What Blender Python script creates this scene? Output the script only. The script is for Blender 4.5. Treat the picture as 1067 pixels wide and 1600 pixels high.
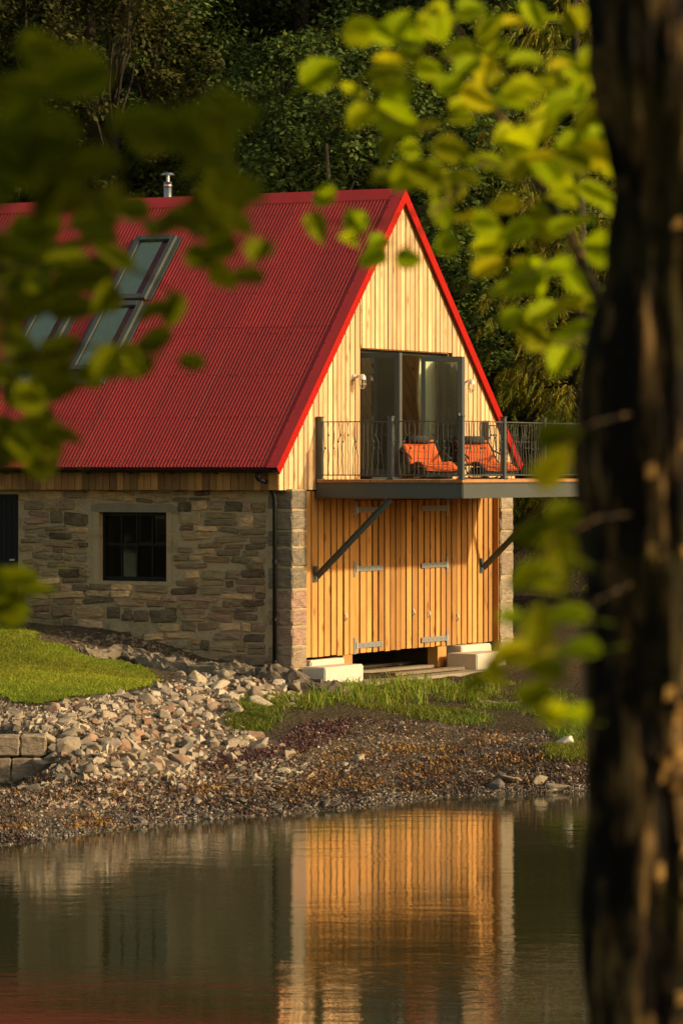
import bpy, bmesh, math, random
import numpy as np
from mathutils import Vector, Matrix, noise as mnoise, Quaternion

for o in list(bpy.data.objects):
    bpy.data.objects.remove(o)
sc = bpy.context.scene
COL = sc.collection
R = math.radians
random.seed(7)
rng = np.random.default_rng(7)

# ------------------------------------------------------------------ camera, sky, sun, exposure
F, CX, HY, CZ = 6000.0, 533.5, 730.0, 4.6          # focal length in photo pixels, principal x, horizon row, eye height
cam = bpy.data.cameras.new('camera')
cam.sensor_fit = 'HORIZONTAL'
cam.sensor_width = 24.0
cam.lens = 24.0 * F / 1067.0
cam.shift_y = (HY - 800.0) / 1067.0
cam.clip_start = 0.1
cam.clip_end = 3000.0
cam.dof.use_dof = True
cam.dof.focus_distance = 65.0
cam.dof.aperture_fstop = 6.2
cam_o = bpy.data.objects.new('camera', cam)
COL.objects.link(cam_o)
cam_o.location = (0, 0, CZ)
cam_o.rotation_euler = (R(90), 0, 0)
sc.camera = cam_o

# the house frame: x along the gable, y back along the long wall
gdir = np.array([3200.0, 6000.0]); gdir /= np.hypot(*gdir)
bdir = np.array([-gdir[1], gdir[0]])
P0 = np.array([(457 - CX) / F * 63.0, 63.0])
HROT = math.atan2(gdir[1], gdir[0])

SUN_EL, SUN_AZ = R(23.5), R(13.0)                   # azimuth measured from the gable's outward normal
sh = -bdir * math.cos(SUN_AZ) + gdir * math.sin(SUN_AZ)
sun_dir = Vector((sh[0] * math.cos(SUN_EL), sh[1] * math.cos(SUN_EL), math.sin(SUN_EL)))
sl = bpy.data.lights.new('sun', 'SUN')
sl.energy = 3.9
sl.color = (1.0, 0.78, 0.50)
sl.angle = R(1.6)
sun_o = bpy.data.objects.new('sun', sl)
COL.objects.link(sun_o)
sun_o.rotation_euler = (-sun_dir).to_track_quat('-Z', 'Y').to_euler()
sun_o.location = (30, -10, 30)

w = bpy.data.worlds.new('World'); sc.world = w; w.use_nodes = True
wn = w.node_tree.nodes; wl = w.node_tree.links
sky = wn.new('ShaderNodeTexSky'); sky.sky_type = 'NISHITA'; sky.sun_disc = False
sky.sun_elevation = SUN_EL
sky.sun_rotation = math.atan2(sun_dir.x, sun_dir.y)
sky.air_density = 1.0; sky.dust_density = 2.5; sky.ozone_density = 0.6
tint = wn.new('ShaderNodeMix'); tint.data_type = 'RGBA'; tint.blend_type = 'MULTIPLY'
tint.inputs[0].default_value = 1.0
tint.inputs[7].default_value = (1.0, 0.86, 0.62, 1)      # warm white balance of the evening photograph
wl.new(sky.outputs[0], tint.inputs[6])
bg = wn['Background']; bg.inputs[1].default_value = 0.15
wl.new(tint.outputs[2], bg.inputs[0])

vs = sc.view_settings
vs.view_transform = 'Standard'; vs.look = 'None'; vs.exposure = 0.3; vs.gamma = 1.0; vs.use_curve_mapping = False
cy = sc.cycles
cy.use_denoising = True
cy.max_bounces = 7; cy.diffuse_bounces = 3; cy.glossy_bounces = 4; cy.transmission_bounces = 4; cy.transparent_max_bounces = 16
cy.caustics_reflective = False; cy.caustics_refractive = False
cy.sample_clamp_indirect = 4.0

# ------------------------------------------------------------------ helpers
def link(o, parent=None):
    COL.objects.link(o)
    if parent is not None:
        o.parent = parent
    return o

def tag(o, label=None, cat=None, group=None, kind=None):
    if label: o['label'] = label
    if cat: o['category'] = cat
    if group: o['group'] = group
    if kind: o['kind'] = kind
    return o

def empty(name, loc=(0, 0, 0), rz=0.0, parent=None):
    o = bpy.data.objects.new(name, None)
    o.empty_display_size = 0.2
    link(o, parent)
    o.location = loc
    o.rotation_euler = (0, 0, rz)
    return o

class MB:
    """collects shapes; build() links them as ONE mesh object"""
    def __init__(s):
        s.v = []; s.f = []
    def add(s, vs, fs):
        n = len(s.v)
        s.v.extend([tuple(p) for p in vs])
        s.f.extend([tuple(i + n for i in f) for f in fs])
        return s
    def box(s, x0, x1, y0, y1, z0, z1):
        return s.add([(x0, y0, z0), (x1, y0, z0), (x1, y1, z0), (x0, y1, z0), (x0, y0, z1), (x1, y0, z1), (x1, y1, z1), (x0, y1, z1)],
                     [(0, 3, 2, 1), (4, 5, 6, 7), (0, 1, 5, 4), (1, 2, 6, 5), (2, 3, 7, 6), (3, 0, 4, 7)])
    def hexa(s, p):
        return s.add(p, [(0, 3, 2, 1), (4, 5, 6, 7), (0, 1, 5, 4), (1, 2, 6, 5), (2, 3, 7, 6), (3, 0, 4, 7)])
    def beam(s, a, b, w_, h_, up=(0, 0, 1)):
        a = Vector(a); b = Vector(b); d = (b - a).normalized()
        x = d.cross(Vector(up)).normalized(); z = x.cross(d)
        c = [(-w_ / 2, -h_ / 2), (w_ / 2, -h_ / 2), (w_ / 2, h_ / 2), (-w_ / 2, h_ / 2)]
        return s.hexa([a + x * i + z * j for i, j in c] + [b + x * i + z * j for i, j in c])
    def tube(s, pts, r, n=6, cap=True):
        pts = [Vector(p) for p in pts]
        m = len(pts)
        rs = r if hasattr(r, '__len__') else [r] * m
        vs_, fs = [], []
        ref = None
        for i, p in enumerate(pts):
            d = (pts[min(i + 1, m - 1)] - pts[max(i - 1, 0)])
            d = d.normalized() if d.length > 1e-9 else Vector((0, 0, 1))
            if ref is None:
                ref = d.orthogonal().normalized()
            ref = (ref - d * ref.dot(d))
            ref = ref.normalized() if ref.length > 1e-6 else d.orthogonal().normalized()
            b2 = d.cross(ref)
            for k in range(n):
                a = 2 * math.pi * k / n
                vs_.append(p + (ref * math.cos(a) + b2 * math.sin(a)) * rs[i])
        for i in range(m - 1):
            for k in range(n):
                k2 = (k + 1) % n
                fs.append((i * n + k, i * n + k2, (i + 1) * n + k2, (i + 1) * n + k))
        if cap:
            fs.append(tuple(range(n - 1, -1, -1))); fs.append(tuple((m - 1) * n + k for k in range(n)))
        return s.add(vs_, fs)
    def ball(s, c, r, sx=1, sy=1, sz=1):
        c = Vector(c)
        vs_ = [c + Vector((0, 0, r * sz))]; n = 6
        for lat in (0.5, -0.5):
            for k in range(n):
                a = 2 * math.pi * k / n
                vs_.append(c + Vector((math.cos(a) * r * .86 * sx, math.sin(a) * r * .86 * sy, lat * r * sz)))
        vs_.append(c - Vector((0, 0, r * sz)))
        fs = []
        for k in range(n):
            k2 = (k + 1) % n
            fs += [(0, 1 + k, 1 + k2), (1 + k, 7 + k, 7 + k2, 1 + k2), (13, 7 + k2, 7 + k)]
        return s.add(vs_, fs)
    def mesh(s, name, mat=None, smooth=False):
        me = bpy.data.meshes.new(name)
        me.from_pydata(s.v, [], s.f)
        if mat is not None:
            me.materials.append(mat)
        if smooth:
            me.polygons.foreach_set('use_smooth', [True] * len(me.polygons))
        me.update()
        return me
    def build(s, name, mat, parent=None, smooth=False):
        return link(bpy.data.objects.new(name, s.mesh(name, mat, smooth)), parent)

def inst(name, me, parent=None, loc=(0, 0, 0), rot=(0, 0, 0), scale=(1, 1, 1), color=None):
    o = bpy.data.objects.new(name, me)
    link(o, parent)
    o.location = loc; o.rotation_euler = rot; o.scale = scale
    if color is not None:
        o.color = (*color, 1)
    return o

def np_mesh(name, verts, tris, mat, smooth=False, col=None):
    """fast mesh of triangles or quads from arrays"""
    me = bpy.data.meshes.new(name)
    verts = np.asarray(verts, np.float32); tris = np.asarray(tris, np.int32)
    k = tris.shape[1]
    me.vertices.add(len(verts)); me.vertices.foreach_set('co', verts.ravel())
    me.loops.add(tris.size); me.loops.foreach_set('vertex_index', tris.ravel())
    me.polygons.add(len(tris)); me.polygons.foreach_set('loop_start', np.arange(0, tris.size, k, dtype=np.int32))
    me.polygons.foreach_set('use_smooth', np.full(len(tris), smooth))
    if col is not None:
        at = me.color_attributes.new('tone', 'FLOAT_COLOR', 'POINT')
        c4 = np.ones((len(verts), 4), np.float32); c4[:, :col.shape[1]] = col
        at.data.foreach_set('color', c4.ravel())
    if mat is not None:
        me.materials.append(mat)
    me.update(calc_edges=True)
    me.validate()
    return me

def W(u, v, z):
    p = P0 + gdir * u + bdir * v
    return np.array([p[0], p[1], z])
def to_loc(x, y):
    d = np.array([x, y]) - P0
    return d @ gdir, d @ bdir
def pix(x, y, z):
    return CX + F * x / y, HY - F * (z - CZ) / y
def at_z(px, py, z):
    Y = (CZ - z) * F / (py - HY)
    return np.array([(px - CX) / F * Y, Y, z])
def at_y(px, py, Y):
    return np.array([(px - CX) / F * Y, Y, CZ - (py - HY) / F * Y])

# ------------------------------------------------------------------ materials
class NT:
    def __init__(s, name):
        s.m = bpy.data.materials.new(name); s.m.use_nodes = True
        s.t = s.m.node_tree; s.n = s.t.nodes; s.p = s.n['Principled BSDF']; s.out = s.n['Material Output']
    def new(s, kind, **kw):
        n = s.n.new(kind)
        for k, v in kw.items():
            setattr(n, k, v)
        return n
    def lk(s, a, b):
        s.t.links.new(a, b)
    def coord(s, scale=(1, 1, 1), kind='Object'):
        tc = s.new('ShaderNodeTexCoord'); mp = s.new('ShaderNodeMapping')
        mp.inputs['Scale'].default_value = scale
        s.lk(tc.outputs[kind], mp.inputs[0])
        return mp.outputs[0]
    def noise(s, scale, detail=4, rough=.55, vec=None, out='Fac', dist=0.0):
        n = s.new('ShaderNodeTexNoise'); n.inputs['Scale'].default_value = scale; n.inputs['Detail'].default_value = detail
        n.inputs['Roughness'].default_value = rough; n.inputs['Distortion'].default_value = dist
        if vec is not None: s.lk(vec, n.inputs['Vector'])
        return n.outputs[out]
    def vor(s, scale, vec=None, feature='F1', out='Distance'):
        n = s.new('ShaderNodeTexVoronoi'); n.feature = feature; n.inputs['Scale'].default_value = scale
        if vec is not None: s.lk(vec, n.inputs['Vector'])
        return n.outputs[out]
    def ramp(s, fac, stops):
        r = s.new('ShaderNodeValToRGB'); e = r.color_ramp.elements
        while len(e) < len(stops): e.new(0.5)
        for i, (p, c) in enumerate(stops):
            e[i].position = p
            e[i].color = (*c, 1) if hasattr(c, '__len__') else (c, c, c, 1)
        s.lk(fac, r.inputs[0])
        return r.outputs[0]
    def mix(s, a, b, fac, mode='MIX'):
        m = s.new('ShaderNodeMix', data_type='RGBA', blend_type=mode)
        for i, x in ((6, a), (7, b), (0, fac)):
            if hasattr(x, 'is_linked') or hasattr(x, 'links'):
                s.lk(x, m.inputs[i])
            elif i == 0:
                m.inputs[0].default_value = x
            else:
                m.inputs[i].default_value = (*x, 1)
        return m.outputs[2]
    def math(s, op, a, b=None):
        m = s.new('ShaderNodeMath', operation=op)
        for i, x in ((0, a), (1, b)):
            if x is None: continue
            if hasattr(x, 'links'): s.lk(x, m.inputs[i])
            else: m.inputs[i].default_value = x
        return m.outputs[0]
    def bump(s, hgt, strength=.3, dist=.02):
        b = s.new('ShaderNodeBump'); b.inputs['Strength'].default_value = strength; b.inputs['Distance'].default_value = dist
        s.lk(hgt, b.inputs['Height']); s.lk(b.outputs[0], s.p.inputs['Normal'])
    def base(s, c):
        if hasattr(c, 'links'): s.lk(c, s.p.inputs['Base Color'])
        else: s.p.inputs['Base Color'].default_value = (*c, 1)
    def set(s, rough=None, metal=None, spec=None):
        if rough is not None:
            if hasattr(rough, 'links'): s.lk(rough, s.p.inputs['Roughness'])
            else: s.p.inputs['Roughness'].default_value = rough
        if metal is not None: s.p.inputs['Metallic'].default_value = metal
        if spec is not None: s.p.inputs['Specular IOR Level'].default_value = spec
    def rand(s):
        return s.new('ShaderNodeObjectInfo').outputs['Random']
    def ocol(s):
        return s.new('ShaderNodeObjectInfo').outputs['Color']
    def attr(s, name='tone'):
        return s.new('ShaderNodeAttribute', attribute_name=name).outputs['Color']

def offset_by_random(n, vec, amount=37.0):
    """shift a texture per object so that alike pieces do not repeat"""
    a = n.new('ShaderNodeVectorMath', operation='ADD')
    c = n.new('ShaderNodeCombineXYZ')
    r = n.math('MULTIPLY', n.rand(), amount)
    for i in range(3): n.lk(r, c.inputs[i])
    n.lk(vec, a.inputs[0]); n.lk(c.outputs[0], a.inputs[1])
    return a.outputs[0]

def wood(name, light, dark, knot, rough=.6, tintvar=.25, gain=1.0):
    n = NT(name)
    v = offset_by_random(n, n.coord((1, 1, 1)))
    st = n.new('ShaderNodeMapping'); st.inputs['Scale'].default_value = (14, 14, .9); n.lk(v, st.inputs[0])
    g = n.noise(2.2, 6, .6, st.outputs[0], dist=.6)
    c = n.mix(light, dark, n.ramp(g, [(.35, 0.0), (.72, 1.0)]))
    st2 = n.new('ShaderNodeMapping'); st2.inputs['Scale'].default_value = (3.2, 3.2, 1.5); n.lk(v, st2.inputs[0])
    kd = n.vor(1.15, st2.outputs[0])
    c = n.mix(c, knot, n.ramp(kd, [(.06, .85), (.19, 0.0)]))
    blot = n.noise(1.1, 3, .5, v)
    c = n.mix(c, tuple(x * .72 for x in dark), n.math('MULTIPLY', n.ramp(blot, [(.45, 0.0), (.72, 1.0)]), .5))
    val = n.new('ShaderNodeHueSaturation')
    n.lk(c, val.inputs['Color'])
    mr = n.new('ShaderNodeMapRange'); mr.inputs['To Min'].default_value = 1 - tintvar; mr.inputs['To Max'].default_value = 1 + tintvar * .6
    n.lk(n.rand(), mr.inputs['Value']); n.lk(mr.outputs[0], val.inputs['Value'])
    n.base(val.outputs[0]); n.set(rough=rough, spec=.3)
    n.bump(g, .25, .004)
    return n.m

M = {}
M['wood_pale'] = wood('pale_larch', (.80, .545, .29), (.64, .375, .165), (.34, .155, .045), tintvar=.28)
M['wood_orange'] = wood('orange_larch', (.64, .325, .095), (.48, .22, .052), (.22, .07, .018), tintvar=.36)
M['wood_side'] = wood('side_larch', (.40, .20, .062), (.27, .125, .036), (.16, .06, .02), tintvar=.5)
M['wood_deck'] = wood('deck_larch', (.55, .26, .09), (.38, .16, .05), (.2, .08, .03))
M['wood_grey'] = wood('weathered_plank', (.30, .24, .16), (.18, .14, .09), (.1, .07, .04))

def simple(name, c, rough=.5, metal=0.0, spec=.5, nscale=8.0, var=.25, bump=0.0, bscale=40.0):
    n = NT(name)
    v = n.coord()
    nz = n.noise(nscale, 4, .6, v)
    n.base(n.mix(tuple(x * (1 - var) for x in c), tuple(min(1, x * (1 + var)) for x in c), nz))
    n.set(rough=rough, metal=metal, spec=spec)
    if bump:
        n.bump(n.noise(bscale, 5, .6, v), bump, .01)
    return n.m

def roof_paint():
    n = NT('red_roof_paint')
    v = n.coord()
    nz = n.noise(.9, 5, .6, v)
    st = n.new('ShaderNodeMapping'); st.inputs['Scale'].default_value = (.5, 7, .5); n.lk(v, st.inputs[0])
    streak = n.noise(1.6, 5, .65, st.outputs[0])
    c = n.mix((.40, .020, .020), (.50, .034, .028), nz)
    c = n.mix(c, (.22, .035, .03), n.math('MULTIPLY', n.ramp(streak, [(.42, 0.0), (.75, 1.0)]), .6))
    hs = n.new('ShaderNodeHueSaturation'); n.lk(c, hs.inputs['Color'])
    mr = n.new('ShaderNodeMapRange'); mr.inputs['To Min'].default_value = .86; mr.inputs['To Max'].default_value = 1.12
    n.lk(n.rand(), mr.inputs['Value']); n.lk(mr.outputs[0], hs.inputs['Value'])
    n.base(hs.outputs[0]); n.set(rough=n.ramp(nz, [(.3, .36), (.7, .55)]), spec=.4)
    return n.m
M['roof'] = roof_paint()
M['flash_red'] = simple('red_flashing_paint', (.36, .008, .003), .55, 0, .15, 2.0, .1)
M['gunmetal'] = simple('grey_green_steel_paint', (.075, .082, .070), .42, 0, .5, 3.0, .12, .05, 60)
M['door_paint'] = simple('dark_grey_door_paint', (.034, .042, .039), .45, 0, .4, 3.0, .12)
M['black_paint'] = simple('black_gutter_paint', (.008, .009, .009), .5, 0, .2, 4, .2)
M['galv'] = simple('galvanised_steel', (.42, .43, .40), .45, .7, .5, 30, .3)
M['flue'] = simple('brushed_steel_flue', (.55, .53, .48), .28, 1.0, .5, 5, .15)
M['concrete_pale'] = simple('pale_cast_concrete', (.60, .54, .43), .85, 0, .2, 5, .14, .25, 50)
M['concrete'] = simple('old_slip_concrete', (.30, .25, .17), .9, 0, .2, 3, .35, .5, 30)
M['lintel'] = simple('grey_render', (.24, .20, .14), .9, 0, .2, 4, .25, .5, 40)
M['orange_cloth'] = simple('orange_cloth', (.62, .125, .03), .85, 0, .15, 25, .18, .3, 90)
M['pillow'] = simple('charcoal_cloth', (.05, .048, .042), .9, 0, .1, 60, .3, .3, 200)
M['tube_black'] = simple('black_tube', (.015, .015, .014), .35, 0, .5, 6, .2)
M['curtain'] = simple('pale_green_curtain', (.80, .84, .58), .9, 0, .1, 6, .12)
M['lining'] = wood('interior_lining', (.72, .62, .45), (.62, .52, .36), (.3, .2, .12), tintvar=.08)
M['floor_in'] = wood('interior_floor', (.62, .48, .30), (.5, .37, .22), (.15, .09, .05))
M['white_lamp'] = simple('lamp_metal', (.62, .58, .5), .35, .3, .5, 20, .15)
M['gap_shade'] = simple('dark_gap_backing', (.012, .009, .006), .95, 0, .1, 3, .2)  # near-black sheet whose colour gives the board gaps their shade
M['dark_void'] = simple('dark_room_shade', (.07, .06, .045), .95, 0, .1, 3, .3)  # the unlit room's darkness is put into its wall colour

def glass_mat(name, tintc, refl):
    n = NT(name)
    fr = n.new('ShaderNodeFresnel'); fr.inputs[0].default_value = 1.5
    tr = n.new('ShaderNodeBsdfTransparent'); tr.inputs[0].default_value = (*tintc, 1)
    gl = n.new('ShaderNodeBsdfGlossy'); gl.inputs['Roughness'].default_value = .015
    gl.inputs[0].default_value = (refl, refl, refl, 1)
    nz = n.noise(1.3, 2, .5, n.coord())
    b = n.new('ShaderNodeBump'); b.inputs['Strength'].default_value = .04; b.inputs['Distance'].default_value = .05
    n.lk(nz, b.inputs['Height']); n.lk(b.outputs[0], gl.inputs['Normal'])
    mx = n.new('ShaderNodeMixShader')
    n.lk(n.math('MULTIPLY', fr.outputs[0], 1.3), mx.inputs[0]); n.lk(tr.outputs[0], mx.inputs[1]); n.lk(gl.outputs[0], mx.inputs[2])
    n.lk(mx.outputs[0], n.out.inputs[0])
    return n.m
M['glass'] = glass_mat('door_glass', (.93, .95, .90), .9)
M['glass_old'] = glass_mat('old_window_glass', (.62, .62, .5), .7)

def stone_mat():
    n = NT('rubble_stone')
    v = offset_by_random(n, n.coord((1, 1, 1)), 53)
    geo = n.new('ShaderNodeNewGeometry')
    a = n.new('ShaderNodeVectorMath', operation='ADD')
    n.lk(geo.outputs['Position'], a.inputs[0]); n.lk(offset_by_random(n, n.coord((0, 0, 0)), 53), a.inputs[1])
    p = a.outputs[0]
    st = n.new('ShaderNodeMapping'); st.inputs['Scale'].default_value = (2, 2, 9); st.inputs['Rotation'].default_value = (.1, .15, 0); n.lk(p, st.inputs[0])
    band = n.noise(2.6, 6, .65, st.outputs[0], dist=.8)
    sp = n.noise(16, 6, .7, p)
    c = n.mix(n.ocol(), (.045, .04, .03), n.math('MULTIPLY', n.ramp(band, [(.42, 0.0), (.75, 1.0)]), .7))
    c = n.mix(c, (.36, .29, .19), n.math('MULTIPLY', n.ramp(sp, [(.52, 0.0), (.75, 1.0)]), .55))
    big = n.noise(3.2, 4, .6, p)
    c = n.mix(c, (.30, .235, .15), n.math('MULTIPLY', n.ramp(big, [(.45, 0.0), (.7, 1.0)]), .45))
    n.base(c); n.set(rough=.9, spec=.2)
    n.bump(n.math('ADD', n.math('MULTIPLY', band, 1.4), sp), .9, .025)
    return n.m
M['stone'] = stone_mat()

def mortar_mat():
    n = NT('lime_mortar')
    geo = n.new('ShaderNodeNewGeometry'); p = geo.outputs['Position']
    big = n.noise(1.6, 4, .6, p); fine = n.noise(22, 6, .7, p)
    c = n.mix((.34, .25, .145), (.54, .42, .26), fine)
    c = n.mix(c, (.40, .34, .24), n.math('MULTIPLY', n.ramp(big, [(.55, 0.0), (.75, 1.0)]), .5))
    c = n.mix(c, (.13, .10, .065), n.math('MULTIPLY', n.ramp(n.noise(3.3, 5, .6, p), [(.5, 0.0), (.75, 1.0)]), .6))
    n.base(c); n.set(rough=.95, spec=.1)
    n.bump(n.math('ADD', fine, n.noise(6, 4, .6, p)), .8, .03)
    return n.m
M['mortar'] = mortar_mat()

def rock_mat():
    n = NT('shore_rock')
    geo = n.new('ShaderNodeNewGeometry'); p = geo.outputs['Position']
    fine = n.noise(14, 6, .7, p); big = n.noise(4, 4, .6, p)
    c = n.mix(n.ocol(), (.09, .075, .055), n.math('MULTIPLY', n.ramp(fine, [(.48, 0.0), (.75, 1.0)]), .65))
    c = n.mix(c, (.46, .38, .27), n.math('MULTIPLY', n.ramp(big, [(.5, 0.0), (.72, 1.0)]), .4))
    n.base(c); n.set(rough=.88, spec=.25)
    n.bump(fine, .6, .02)
    return n.m
M['rock'] = rock_mat()

def tone_mat(name, rough=.85, spec=.2, transl=0.0, bumps=None):
    """base colour from the mesh's own 'tone' colours (each pebble, blade or strand has one)"""
    n = NT(name)
    c = n.attr('tone')
    n.base(c); n.set(rough=rough, spec=spec)
    if transl:
        tl = n.new('ShaderNodeBsdfTranslucent'); n.lk(c, tl.inputs[0])
        mx = n.new('ShaderNodeMixShader'); mx.inputs[0].default_value = transl
        n.lk(n.p.outputs[0], mx.inputs[1]); n.lk(tl.outputs[0], mx.inputs[2]); n.lk(mx.outputs[0], n.out.inputs[0])
    return n.m
M['tone'] = tone_mat('pebble')
M['blade'] = tone_mat('grass_blade', .6, .3, .35)
M['weed'] = tone_mat('seaweed', .45, .5)
M['foliage'] = tone_mat('tree_leaf', .6, .12, .25)

def ground_mat():
    n = NT('shore_ground')
    geo = n.new('ShaderNodeNewGeometry'); p = geo.outputs['Position']
    fine = n.noise(9, 7, .7, p); peb = n.vor(16, p); big = n.noise(1.3, 4, .6, p)
    c = n.mix(n.attr('tone'), (.02, .014, .009), n.math('MULTIPLY', n.ramp(fine, [(.42, 0.0), (.7, 1.0)]), .7))
    c = n.mix(c, (.26, .20, .13), n.math('MULTIPLY', n.ramp(n.noise(26, 4, .6, p), [(.58, 0.0), (.72, 1.0)]), .45))
    n.base(c); n.set(rough=.92, spec=.15)
    n.bump(n.math('ADD', n.math('MULTIPLY', fine, 1.5), n.math('MULTIPLY', peb, -.8)), 1.0, .06)
    return n.m
M['ground'] = ground_mat()

def lawn_mat():
    n = NT('mown_turf')
    geo = n.new('ShaderNodeNewGeometry'); p = geo.outputs['Position']
    c = n.mix((.15, .175, .010), (.21, .225, .014), n.noise(2.0, 5, .65, p))
    n.base(n.mix(c, (.10, .13, .008), n.noise(40, 3, .6, p))); n.set(rough=.9, spec=.1)
    n.bump(n.noise(60, 4, .7, p), .8, .03)
    return n.m
M['lawn'] = lawn_mat()

def water_mat():
    n = NT('loch_water')
    geo = n.new('ShaderNodeNewGeometry')
    mp = n.new('ShaderNodeMapping'); mp.inputs['Scale'].default_value = (.8, 1.7, 1); n.lk(geo.outputs['Position'], mp.inputs[0])
    a = n.noise(1.3, 3, .5, mp.outputs[0], dist=.4)
    mp2 = n.new('ShaderNodeMapping'); mp2.inputs['Scale'].default_value = (2.6, 5.5, 1); mp2.inputs['Rotation'].default_value = (0, 0, .12); n.lk(geo.outputs['Position'], mp2.inputs[0])
    b = n.noise(2.4, 3, .55, mp2.outputs[0], dist=.3)
    patch = n.ramp(n.noise(.16, 2, .5, mp.outputs[0]), [(.38, .35), (.62, 1.0)])
    h = n.math('ADD', n.math('MULTIPLY', n.math('MULTIPLY', a, .70), patch), n.math('MULTIPLY', n.math('MULTIPLY', b, .27), patch))
    n.base((.036, .036, .014)); n.set(rough=.015, spec=.5)
    n.p.inputs['IOR'].default_value = 1.42
    n.bump(h, .040, .16)
    return n.m
M['water'] = water_mat()

def bark_mat(name, a, b, moss=None):
    n = NT(name)
    geo = n.new('ShaderNodeNewGeometry'); p = geo.outputs['Position']
    st = n.new('ShaderNodeMapping'); st.inputs['Scale'].default_value = (9, 9, 2.2); n.lk(p, st.inputs[0])
    r = n.noise(2.2, 6, .65, st.outputs[0], dist=.5)
    c = n.mix(a, b, n.ramp(r, [(.35, 0.0), (.7, 1.0)] if not moss else [(.50, 0.0), (.74, 1.0)]))
    if moss:
        c = n.mix(c, moss, n.math('MULTIPLY', n.ramp(n.noise(5, 4, .6, p), [(.5, 0.0), (.62, 1.0)]), .7))
    n.base(c); n.set(rough=.9, spec=.15)
    n.bump(r, 1.0, .03)
    return n.m
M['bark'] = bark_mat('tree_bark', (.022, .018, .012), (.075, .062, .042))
M['bark_near'] = bark_mat('near_bark', (.008, .006, .0035), (.44, .26, .09), (.05, .04, .008))  # golden patches put flecks of sun into the near-black bark colour

def near_leaf_mat():
    n = NT('near_leaf')
    v = offset_by_random(n, n.coord())
    c = n.mix(n.ocol(), (.34, .20, .006), n.math('MULTIPLY', n.ramp(n.noise(9, 4, .6, v), [(.55, 0.0), (.75, 1.0)]), .35))
    n.base(c); n.set(rough=.55, spec=.06)
    tl = n.new('ShaderNodeBsdfTranslucent'); n.lk(c, tl.inputs[0])
    mx = n.new('ShaderNodeMixShader'); mx.inputs[0].default_value = .58
    n.lk(n.p.outputs[0], mx.inputs[1]); n.lk(tl.outputs[0], mx.inputs[2]); n.lk(mx.outputs[0], n.out.inputs[0])
    return n.m
M['near_leaf'] = near_leaf_mat()

# ------------------------------------------------------------------ terrain
ctrl = []
def cz(px, py, z): ctrl.append(at_z(px, py, z))
shore_px = [(-160, 1345), (0, 1322), (80, 1312), (150, 1300), (230, 1292), (300, 1282), (380, 1277), (450, 1272), (560, 1262), (630, 1253), (700, 1245), (800, 1241), (915, 1236), (1100, 1228)]
for a in shore_px:
    ctrl.append(at_z(*a, 0.0))
    q = at_z(*a, 0.0); ctrl.append(np.array([q[0] * .86, q[1] - 7, -1.0]))
for a in [(-160, 1210, .40), (0, 1235, .32), (100, 1250, .30), (100, 1180, .72), (100, 1098, 1.15), (0, 1092, 1.18), (0, 1140, .98), (30, 1150, .93), (60, 1150, .93), (30, 1211, .42), (62, 1213, .41), (-60, 1211, .42), (-160, 1150, .95), (-160, 1090, 1.2),
          (240, 1060, 1.2), (200, 1030, 1.42), (60, 1000, 1.76), (300, 1200, .45), (300, 1130, .85),
          (200, 1150, .80), (200, 1230, .35), (330, 1062, 1.24), (430, 1200, .40), (430, 1120, .85), (480, 1068, 1.10), (548, 1068, 1.03), (560, 1110, .84),
          (560, 1180, .45), (700, 1180, .4), (700, 1110, .74), (700, 1060, .97), (800, 1150, .55), (800, 1080, .92), (850, 1000, 1.35),
          (900, 1150, .6), (900, 1200, .3), (900, 1060, 1.05), (1050, 1150, .6), (1050, 1060, 1.1), (950, 980, 1.5), (850, 940, 1.9)]:
    cz(*a)
for v, z in [(0.0, 1.20), (.65, 1.34), (1.56, 1.42), (2.38, 1.60), (3.3, 1.83), (4.44, 1.92), (5.6, 1.95), (7.5, 2.0), (10, 2.1), (14, 2.3)]:
    ctrl.append(W(-.02, v, z)); ctrl.append(W(1.5, v, z - .1))
for u, v, z in [(-1, 5, 1.84), (-2, 5, 1.74), (-2, 7, 1.84), (-4, 6, 1.62), (-3, 9, 1.9), (-1, 8, 1.95), (-6, 8, 1.7), (-1, 3.5, 1.68), (-1, 2.2, 1.40)]:
    ctrl.append(W(u, v, z))
for u, z in [(.3, 1.12), (1.5, 1.04), (3, 1.03), (5, 1.02), (7, 1.05), (8.2, 1.2)]:
    ctrl.append(W(u, -.15, z))
for p in [(-14, 62, 1.9), (-14, 52, 1.0), (-12, 75, 2.6), (8, 72, 1.7), (10, 62, 1.2), (10, 78, 2.2), (3, 78, 2.0), (-4, 78, 2.2), (-16, 46, .3)]:
    ctrl.append(np.array(p, float))
ctrl = np.array(ctrl)
def tps(r2):
    return np.where(r2 > 1e-12, .5 * r2 * np.log(np.maximum(r2, 1e-12)), 0.0)
cxy = ctrl[:, :2]
D2 = ((cxy[:, None] - cxy[None]) ** 2).sum(-1)
nC = len(ctrl)
Amat = np.zeros((nC + 3, nC + 3)); Amat[:nC, :nC] = tps(D2) + np.eye(nC) * .02
Amat[:nC, nC] = 1; Amat[:nC, nC + 1:] = cxy; Amat[nC, :nC] = 1; Amat[nC + 1:, :nC] = cxy.T
coef = np.linalg.solve(Amat, np.concatenate([ctrl[:, 2], np.zeros(3)]))
def sstep(a, b, x):
    t = np.clip((x - a) / (b - a), 0, 1); return t * t * (3 - 2 * t)
_ph = rng.uniform(0, 6.28, (24, 2)); _dr = rng.uniform(0, 6.28, 24)
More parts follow.
